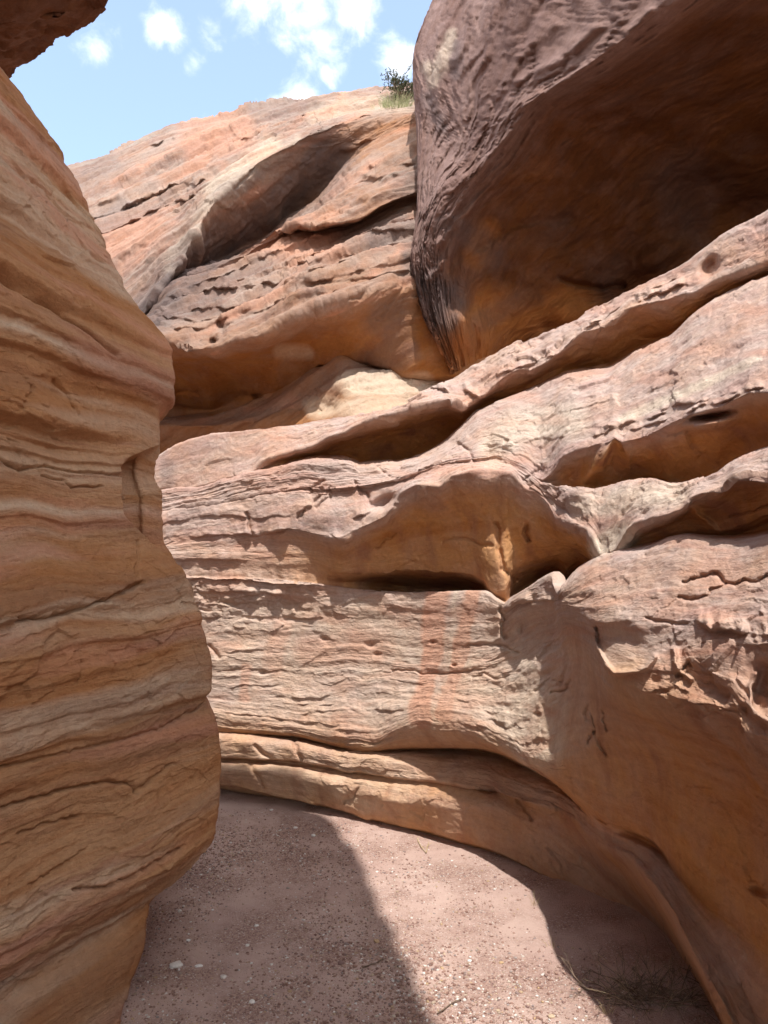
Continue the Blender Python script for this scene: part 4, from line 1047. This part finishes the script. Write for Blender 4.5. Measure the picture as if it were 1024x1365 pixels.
c1 = srmp(sn(2.2, 5), [(.3, (.43, .295, .25)), (.5, (.49, .35, .295)), (.7, (.53, .385, .33))])
vor = nn.new('ShaderNodeTexVoronoi'); vor.inputs['Scale'].default_value = 190; l.new(tcx.outputs['Object'], vor.inputs['Vector'])
sepc = nn.new('ShaderNodeSeparateColor'); l.new(vor.outputs['Color'], sepc.inputs[0])
c2 = srmp(sepc.outputs[0], [(0, (.20, .11, .09)), (.25, (.33, .21, .17)), (.55, (.40, .27, .21)), (.8, (.28, .17, .14)), (.93, (.55, .48, .43))], 'CONSTANT')
grv = nn.new('ShaderNodeMapRange'); grv.inputs['From Min'].default_value = .42; grv.inputs['From Max'].default_value = .6
l.new(sn(3.1, 4), grv.inputs['Value'])
mx = nn.new('ShaderNodeMix'); mx.data_type = 'RGBA'
gm2 = nn.new('ShaderNodeMath'); gm2.operation = 'MULTIPLY'; gm2.inputs[1].default_value = .75; l.new(grv.outputs[0], gm2.inputs[0])
l.new(gm2.outputs[0], mx.inputs['Factor']); l.new(c1, mx.inputs['A']); l.new(c2, mx.inputs['B'])
l.new(mx.outputs['Result'], b.inputs['Base Color'])
bp = nn.new('ShaderNodeBump'); bp.inputs['Strength'].default_value = .7; bp.inputs['Distance'].default_value = .008
ad = nn.new('ShaderNodeMath'); ad.operation = 'ADD'; l.new(sn(120, 5, .75), ad.inputs[0]); l.new(vor.outputs['Distance'], ad.inputs[1])
l.new(ad.outputs[0], bp.inputs['Height']); l.new(bp.outputs[0], b.inputs['Normal'])
o = sheet('ground', np.stack([X, Y, Z], -1), {}, m, flip=True)
tag(o, kind='structure')


def px_floor(u, v):
    y = EYE * F / (v - HV); return ((u - CX) / F * y, y)


# gravel: thousands of bits too small to count
ico_v = []
ph = (1 + 5 ** .5) / 2
ICO = np.array([(-1, ph, 0), (1, ph, 0), (-1, -ph, 0), (1, -ph, 0), (0, -1, ph), (0, 1, ph), (0, -1, -ph), (0, 1, -ph), (ph, 0, -1), (ph, 0, 1), (-ph, 0, -1), (-ph, 0, 1)]) / math.sqrt(1 + ph * ph)
ICF = np.array([(0, 11, 5), (0, 5, 1), (0, 1, 7), (0, 7, 10), (0, 10, 11), (1, 5, 9), (5, 11, 4), (11, 10, 2), (10, 7, 6), (7, 1, 8), (3, 9, 4), (3, 4, 2), (3, 2, 6), (3, 6, 8), (3, 8, 9), (4, 9, 5), (2, 4, 11), (6, 2, 10), (8, 6, 7), (9, 8, 1)])


def stones_mesh(name, pts, size, shade, mat):
    n_ = len(pts)
    a = rng.uniform(0, 2 * math.pi, n_); ca, sa = np.cos(a), np.sin(a)
    sx = size * rng.uniform(.7, 1.3, n_); sy = size * rng.uniform(.6, 1.0, n_); sz = size * rng.uniform(.35, .7, n_)
    v = ICO[None] * (1 + .22 * rng.normal(size=(n_, 12, 1)).clip(-1.5, 1.5))
    x_, y_, z_ = v[..., 0] * sx[:, None], v[..., 1] * sy[:, None], v[..., 2] * sz[:, None]
    co = np.stack([x_ * ca[:, None] - y_ * sa[:, None] + pts[:, :1], x_ * sa[:, None] + y_ * ca[:, None] + pts[:, 1:2], z_ + pts[:, 2:3] + sz[:, None] * .35], -1)
    f = (ICF[None] + 12 * np.arange(n_)[:, None, None]).reshape(-1, 3)
    return raw_mesh(name, co.reshape(-1, 3), tris=f, attrs=dict(shade=np.repeat(shade, 12)), smooth=True, mat=mat)


ms = bpy.data.materials.new('river_gravel'); ms.use_nodes = True
t = ms.node_tree; nn = t.nodes; l = t.links
b = nn['Principled BSDF']; b.inputs['Roughness'].default_value = .85; b.inputs['Specular IOR Level'].default_value = .25
at = nn.new('ShaderNodeAttribute'); at.attribute_name = 'shade'
tcx = nn.new('ShaderNodeTexCoord')
cc = srmp(at.outputs['Fac'], [(0, (.22, .12, .095)), (.2, (.33, .20, .155)), (.42, (.40, .27, .21)), (.58, (.24, .15, .13)), (.70, (.33, .28, .26)), (.8, (.48, .33, .19)), (.88, (.62, .56, .50)), (1.0, (.74, .71, .67))])
mm = nn.new('ShaderNodeMix'); mm.data_type = 'RGBA'; mm.blend_type = 'MULTIPLY'; mm.inputs['Factor'].default_value = .6
l.new(cc, mm.inputs['A']); l.new(srmp(sn(90, 5, .7), [(.3, (.55, .55, .55)), (.7, (1.1, 1.1, 1.1))]), mm.inputs['B'])
l.new(mm.outputs['Result'], b.inputs['Base Color'])

foot = YREF
n_try = 170000
py = 1.6 + 3.4 * rng.uniform(0, 1, n_try) ** 1.15
px = rng.uniform(-1.3, 1.3, n_try)
# right limit: the foot of the wall; density falls off towards the clean sand beside it
fx = np.array([(u - CX) / F * yy for u, yy in YREF]); fy = np.array([yy for u, yy in YREF])
lim = np.interp(py, fy[::-1], fx[::-1])
dd = lim - px
clump = fbm(px * 2.2, py * 2.2, 4.4, 3)
dens = np.clip((dd - .10) / .9, 0.04, 1) * np.clip(.72 + 1.0 * clump, .06, 1)
dens *= np.where(dd > .02, 1, 0)
keep = rng.uniform(0, 1, n_try) < dens
px, py = px[keep], py[keep]
size = (.0014 + .0052 * rng.uniform(0, 1, len(px)) ** 4) * (1 + .5 * np.clip(clump[keep], 0, 1))
pts = np.stack([px, py, floor_z(px, py)], 1)
g = new_obj('gravel', stones_mesh('gravel', pts, size, rng.uniform(0, 1, len(px)) ** 1.35, ms))
tag(g, 'fine mixed gravel strewn over the sandy wash floor', 'gravel', kind='stuff')


# single stones one can pick out
def lone_stone(u, v, size, flat, tone, label, seed, yaw=0):
    x_, y_ = px_floor(u, v)
    r = np.random.default_rng(seed)
    # subdivided icosahedron
    vv = [tuple(q) for q in ICO]; ff = [tuple(q) for q in ICF]
    for _ in range(2):
        cache = {}; nf = []
        def mid(i, j):
            kk = (min(i, j), max(i, j))
            if kk not in cache:
                q = (np.array(vv[i]) + np.array(vv[j])) / 2; q /= np.linalg.norm(q); vv.append(tuple(q)); cache[kk] = len(vv) - 1
            return cache[kk]
        for a_, b_, c_ in ff:
            ab, bc, ca_ = mid(a_, b_), mid(b_, c_), mid(c_, a_)
            nf += [(a_, ab, ca_), (b_, bc, ab), (c_, ca_, bc), (ab, bc, ca_)]
        ff = nf
    q = np.array(vv)
    q = q * (1 + .30 * fbm(q[:, 0] * 1.1 + seed, q[:, 1] * 1.1, q[:, 2] * 1.1, 2) + .08 * fbm(q[:, 0] * 4, q[:, 1] * 4 + seed, q[:, 2] * 4, 2))[:, None]
    q = np.sign(q) * np.abs(q) ** .85
    q = q * np.array([size, size * r.uniform(.65, .9), size * flat])
    me = raw_mesh('stone', q, tris=np.array(ff), attrs=dict(shade=np.full(len(q), tone)), mat=ms)
    o = new_obj('stone', me)
    o.location = (x_, y_, float(floor_z(np.array([x_]), np.array([y_]))[0]) + size * flat * .45)
    o.rotation_euler = (r.uniform(-.1, .1), r.uniform(-.1, .1), yaw)
    tag(o, label, 'stone', 'loose stones on the wash floor')


lone_stone(235, 1288, .024, .35, .93, 'largest pale flat stone on the gravel, right of the left wall foot', 1, .3)
lone_stone(265, 1289, .013, .30, 1.0, 'thin white stone chip beside the large flat stone', 2, .5)
lone_stone(251, 1253, .008, .6, 1.0, 'small white stone just beyond the large flat stone', 3)
lone_stone(240, 1212, .008, .6, .9, 'small cream stone beneath the edge of the left bulge', 4)
lone_stone(298, 1304, .011, .5, .90, 'pale rounded stone alone, a hand right of the white chip', 5)
lone_stone(336, 1338, .011, .6, .97, 'white stone near the bottom edge among dark gravel', 6)
lone_stone(342, 1234, .009, .5, .95, 'pale stone in the middle of the shaded gravel', 7)
lone_stone(330, 1262, .008, .6, .92, 'cream stone in shaded gravel, nearer than its pale neighbour', 8)
lone_stone(384, 1180, .008, .6, .72, 'grey stone in the shaded gravel beyond the middle', 9)
lone_stone(502, 1254, .011, .6, .80, 'yellowish tan stone near the shadow edge on the floor', 10)
lone_stone(394, 1101, .011, .5, 1.0, 'white stone in the far gravel, in front of the back wall foot', 11)
lone_stone(362, 1078, .010, .6, 1.0, 'white stone farthest away, nearly touching the back wall foot', 12)
lone_stone(418, 1110, .012, .5, .97, 'off white stone at the sunlit end of the far gravel', 13)
lone_stone(440, 1098, .014, .6, .2, 'reddish brown stone on the far sand beside white pebbles', 14)
lone_stone(626, 1279, .008, .6, 1.0, 'white stone in the sunlit sand near the front', 15)
lone_stone(668, 1282, .009, .5, .80, 'tan stone in the sunlit sand, right of a white one', 16)
lone_stone(735, 1352, .011, .5, .82, 'buff stone in the sunlit sand at the bottom edge', 17)
lone_stone(560, 1176, .010, .5, .2, 'brown stone in the sunlit middle of the wash', 18)
lone_stone(455, 1285, .012, .5, .58, 'dark brown stone in shade left of the sunlit strip', 19)

# ------------------------------------------------------------------ plants and twigs


def tube_set(paths, sides=5):
    co, f = [], []
    for pts_, r0, r1 in paths:
        pts_ = np.array(pts_, float); K = len(pts_)
        tg = np.gradient(pts_, axis=0); tg /= np.maximum(np.linalg.norm(tg, axis=1)[:, None], 1e-9)
        up = np.array([.31, .2, .93])
        a_ = np.cross(tg, up); a_ /= np.maximum(np.linalg.norm(a_, axis=1)[:, None], 1e-9); b_ = np.cross(tg, a_)
        base = len(co)
        for i in range(K):
            rr = r0 + (r1 - r0) * i / (K - 1)
            for j in range(sides):
                an = 2 * math.pi * j / sides
                co.append(pts_[i] + rr * (math.cos(an) * a_[i] + math.sin(an) * b_[i]))
        for i in range(K - 1):
            for j in range(sides):
                f.append((base + i * sides + j, base + i * sides + (j + 1) % sides, base + (i + 1) * sides + (j + 1) % sides, base + (i + 1) * sides + j))
    return np.array(co), np.array(f)


def plant_mat(name, c0, c1):
    m_ = bpy.data.materials.new(name); m_.use_nodes = True
    t_ = m_.node_tree; b_ = t_.nodes['Principled BSDF']; b_.inputs['Roughness'].default_value = .8; b_.inputs['Specular IOR Level'].default_value = .15
    q = t_.nodes.new('ShaderNodeTexNoise'); q.inputs['Scale'].default_value = 25
    tcq = t_.nodes.new('ShaderNodeTexCoord'); t_.links.new(tcq.outputs['Object'], q.inputs['Vector'])
    rp = t_.nodes.new('ShaderNodeValToRGB'); rp.color_ramp.elements[0].position = .35; rp.color_ramp.elements[1].position = .65
    rp.color_ramp.elements[0].color = (*c0, 1); rp.color_ramp.elements[1].color = (*c1, 1)
    t_.links.new(q.outputs['Fac'], rp.inputs[0]); t_.links.new(rp.outputs[0], b_.inputs['Base Color'])
    return m_


M_TWIG = plant_mat('dead_twig', (.10, .065, .045), (.24, .18, .13))
M_STRAW = plant_mat('dry_straw', (.42, .31, .17), (.58, .47, .29))
M_GRASS = plant_mat('green_grass', (.24, .27, .12), (.48, .46, .27))
M_SHRUB = plant_mat('dark_shrub', (.035, .05, .022), (.08, .09, .045))


def branchy(r, base, d, length, rad, depth, paths, spread=.7, droop=0.0):
    K = 5; pts_ = [np.array(base, float)]; d = np.array(d, float)
    for i in range(K - 1):
        d = d + r.normal(size=3) * .16; d[2] -= droop; d /= np.linalg.norm(d)
        pts_.append(pts_[-1] + d * length / (K - 1))
    paths.append((pts_, rad, rad * .45))
    if depth > 0:
        for _ in range(r.integers(2, 5)):
            i = r.integers(1, K); dd_ = d + r.normal(size=3) * spread; dd_ /= np.linalg.norm(dd_)
            branchy(r, pts_[i], dd_, length * r.uniform(.45, .8), rad * .6, depth - 1, paths, spread, droop)


def blades(r, n_, rad, h, w, lean=.5):
    paths = []
    for _ in range(n_):
        a_ = r.uniform(0, 2 * math.pi); q = rad * math.sqrt(r.uniform()); b0 = np.array([q * math.cos(a_), q * math.sin(a_), -.01])
        le = r.uniform(.3, 1) * lean; hh_ = h * r.uniform(.5, 1); aa = a_ + r.normal() * .7
        pts_ = [b0 + np.array([math.cos(aa) * le * hh_ * t_ ** 1.7, math.sin(aa) * le * hh_ * t_ ** 1.7, hh_ * t_ * (1 - .25 * le * t_)]) for t_ in np.linspace(0, 1, 5)]
        paths.append((pts_, w, w * .25))
    return paths


def mesh_of(name, paths, mat, parent=None, sides=4):
    co, f = tube_set(paths, sides)
    return new_obj(name, raw_mesh(name, co, quads=f, mat=mat), parent)


# dry bush at the foot of the wall, bottom right
r = np.random.default_rng(5)
bx, by = px_floor(862, 1335)
bush = bpy.data.objects.new('dry_bush', None); COL.objects.link(bush); bush.location = (bx, by, 0)
tag(bush, 'tangle of dry dark twigs and straw lying at the shaded foot of the right wall', 'dry bush')
paths = []
for _ in range(60):
    a_ = r.uniform(0, 2 * math.pi)
    branchy(r, (r.normal() * .07, r.normal() * .04, .0), (math.cos(a_) * 1.2, math.sin(a_) * .8, r.uniform(.1, .6)), r.uniform(.07, .17), .0023, 2, paths, .8, .05)
paths = [([np.array([q[0], q[1], max(q[2], .002)]) for q in p_], a_, b_) for p_, a_, b_ in paths]
mesh_of('twigs', paths, M_TWIG, bush)
mesh_of('straw', blades(r, 40, .12, .16, .0008, 1.2), M_STRAW, bush)

# sprigs of straw at the edge of the shade
for k, (u, v, h, n_, lab) in enumerate([(712, 1205, .07, 14, 'wispy straw sprig at the shadow edge below the wall foot'), (735, 1262, .05, 10, 'short dry sprig on sunlit sand nearer than the wispy one'), (810, 1352, .06, 18, 'straw tuft at the front edge of the dry bush')]):
    x_, y_ = px_floor(u, v)
    o = mesh_of('dry_grass', blades(r, n_, .015, h, .0009, .7), M_STRAW); o.location = (x_, y_, float(floor_z(np.array([x_]), np.array([y_]))[0]))
    tag(o, lab, 'dry grass', 'dry grass sprigs on the sand')

# fallen twigs
for k, (u0, v0, u1, v1, lab) in enumerate([(556, 1115, 567, 1134, 'upright pale twig of a forked pair on far sand'), (567, 1134, 573, 1120, 'shorter pale twig leaning beside the upright one on far sand'), (585, 1348, 612, 1330, 'dark twig on the shaded gravel at the bottom middle'),
                                           (483, 1293, 515, 1280, 'brown twig across the shadow edge in the gravel')]):
    a0 = px_floor(u0, v0); a1 = px_floor(u1, v1)
    z0 = float(floor_z(np.array([a0[0]]), np.array([a0[1]]))[0]) + .006; z1 = float(floor_z(np.array([a1[0]]), np.array([a1[1]]))[0]) + .008
    q0, q1 = np.array([*a0, z0]), np.array([*a1, z1])
    path = [q0 + (q1 - q0) * s_ + r.normal(size=3) * .003 * np.array([1, 1, .3]) for s_ in np.linspace(0, 1, 6)]
    c0 = path[0].copy(); path = [p_ - c0 for p_ in path]
    o = mesh_of('twig', [(path, .0028, .0016), ([path[3], path[3] + (path[5] - path[3]) * .5 + np.array([.02, .01, .004])], .0016, .0009)], M_STRAW if k < 2 else M_TWIG)
    o.location = c0
    tag(o, lab, 'twig', 'fallen twigs on the wash floor')

# plants on the rim of the cliff


def at_px(u, v, y): return ((u - CX) / F * y, y, EYE + (HV - v) / F * y)


gpos = at_px(528, 146, 8.1)
o = mesh_of('grass_tuft', blades(r, 240, .15, .2, .0022, .55) + blades(r, 60, .26, .12, .002, .7), M_GRASS); o.location = gpos
o.scale = (1, .7, 1)
tag(o, 'green grass tuft on the rim of the back cliff, left of the overhang', 'grass')
sh = bpy.data.objects.new('shrub', None); COL.objects.link(sh); sh.location = at_px(537, 121, 8.6)
tag(sh, 'small dark spiky shrub against the sky on the rim, above the grass tuft', 'shrub')
paths = []
for _ in range(14):
    branchy(r, (r.normal() * .04, r.normal() * .03, -.08), (r.normal() * .5, r.normal() * .5, 1.0), r.uniform(.12, .2), .006, 2, paths, .6)
mesh_of('stems', paths, M_TWIG, sh)
lv = []
for p_, a_, b_ in paths:
    for q in p_[2:]:
        for _ in range(3):
            d = r.normal(size=3); d[2] = abs(d[2]) + .3; d /= np.linalg.norm(d)
            lv.append(([q, q + d * r.uniform(.015, .035)], .004, .001))
mesh_of('leaves', lv, M_SHRUB, sh, 3)
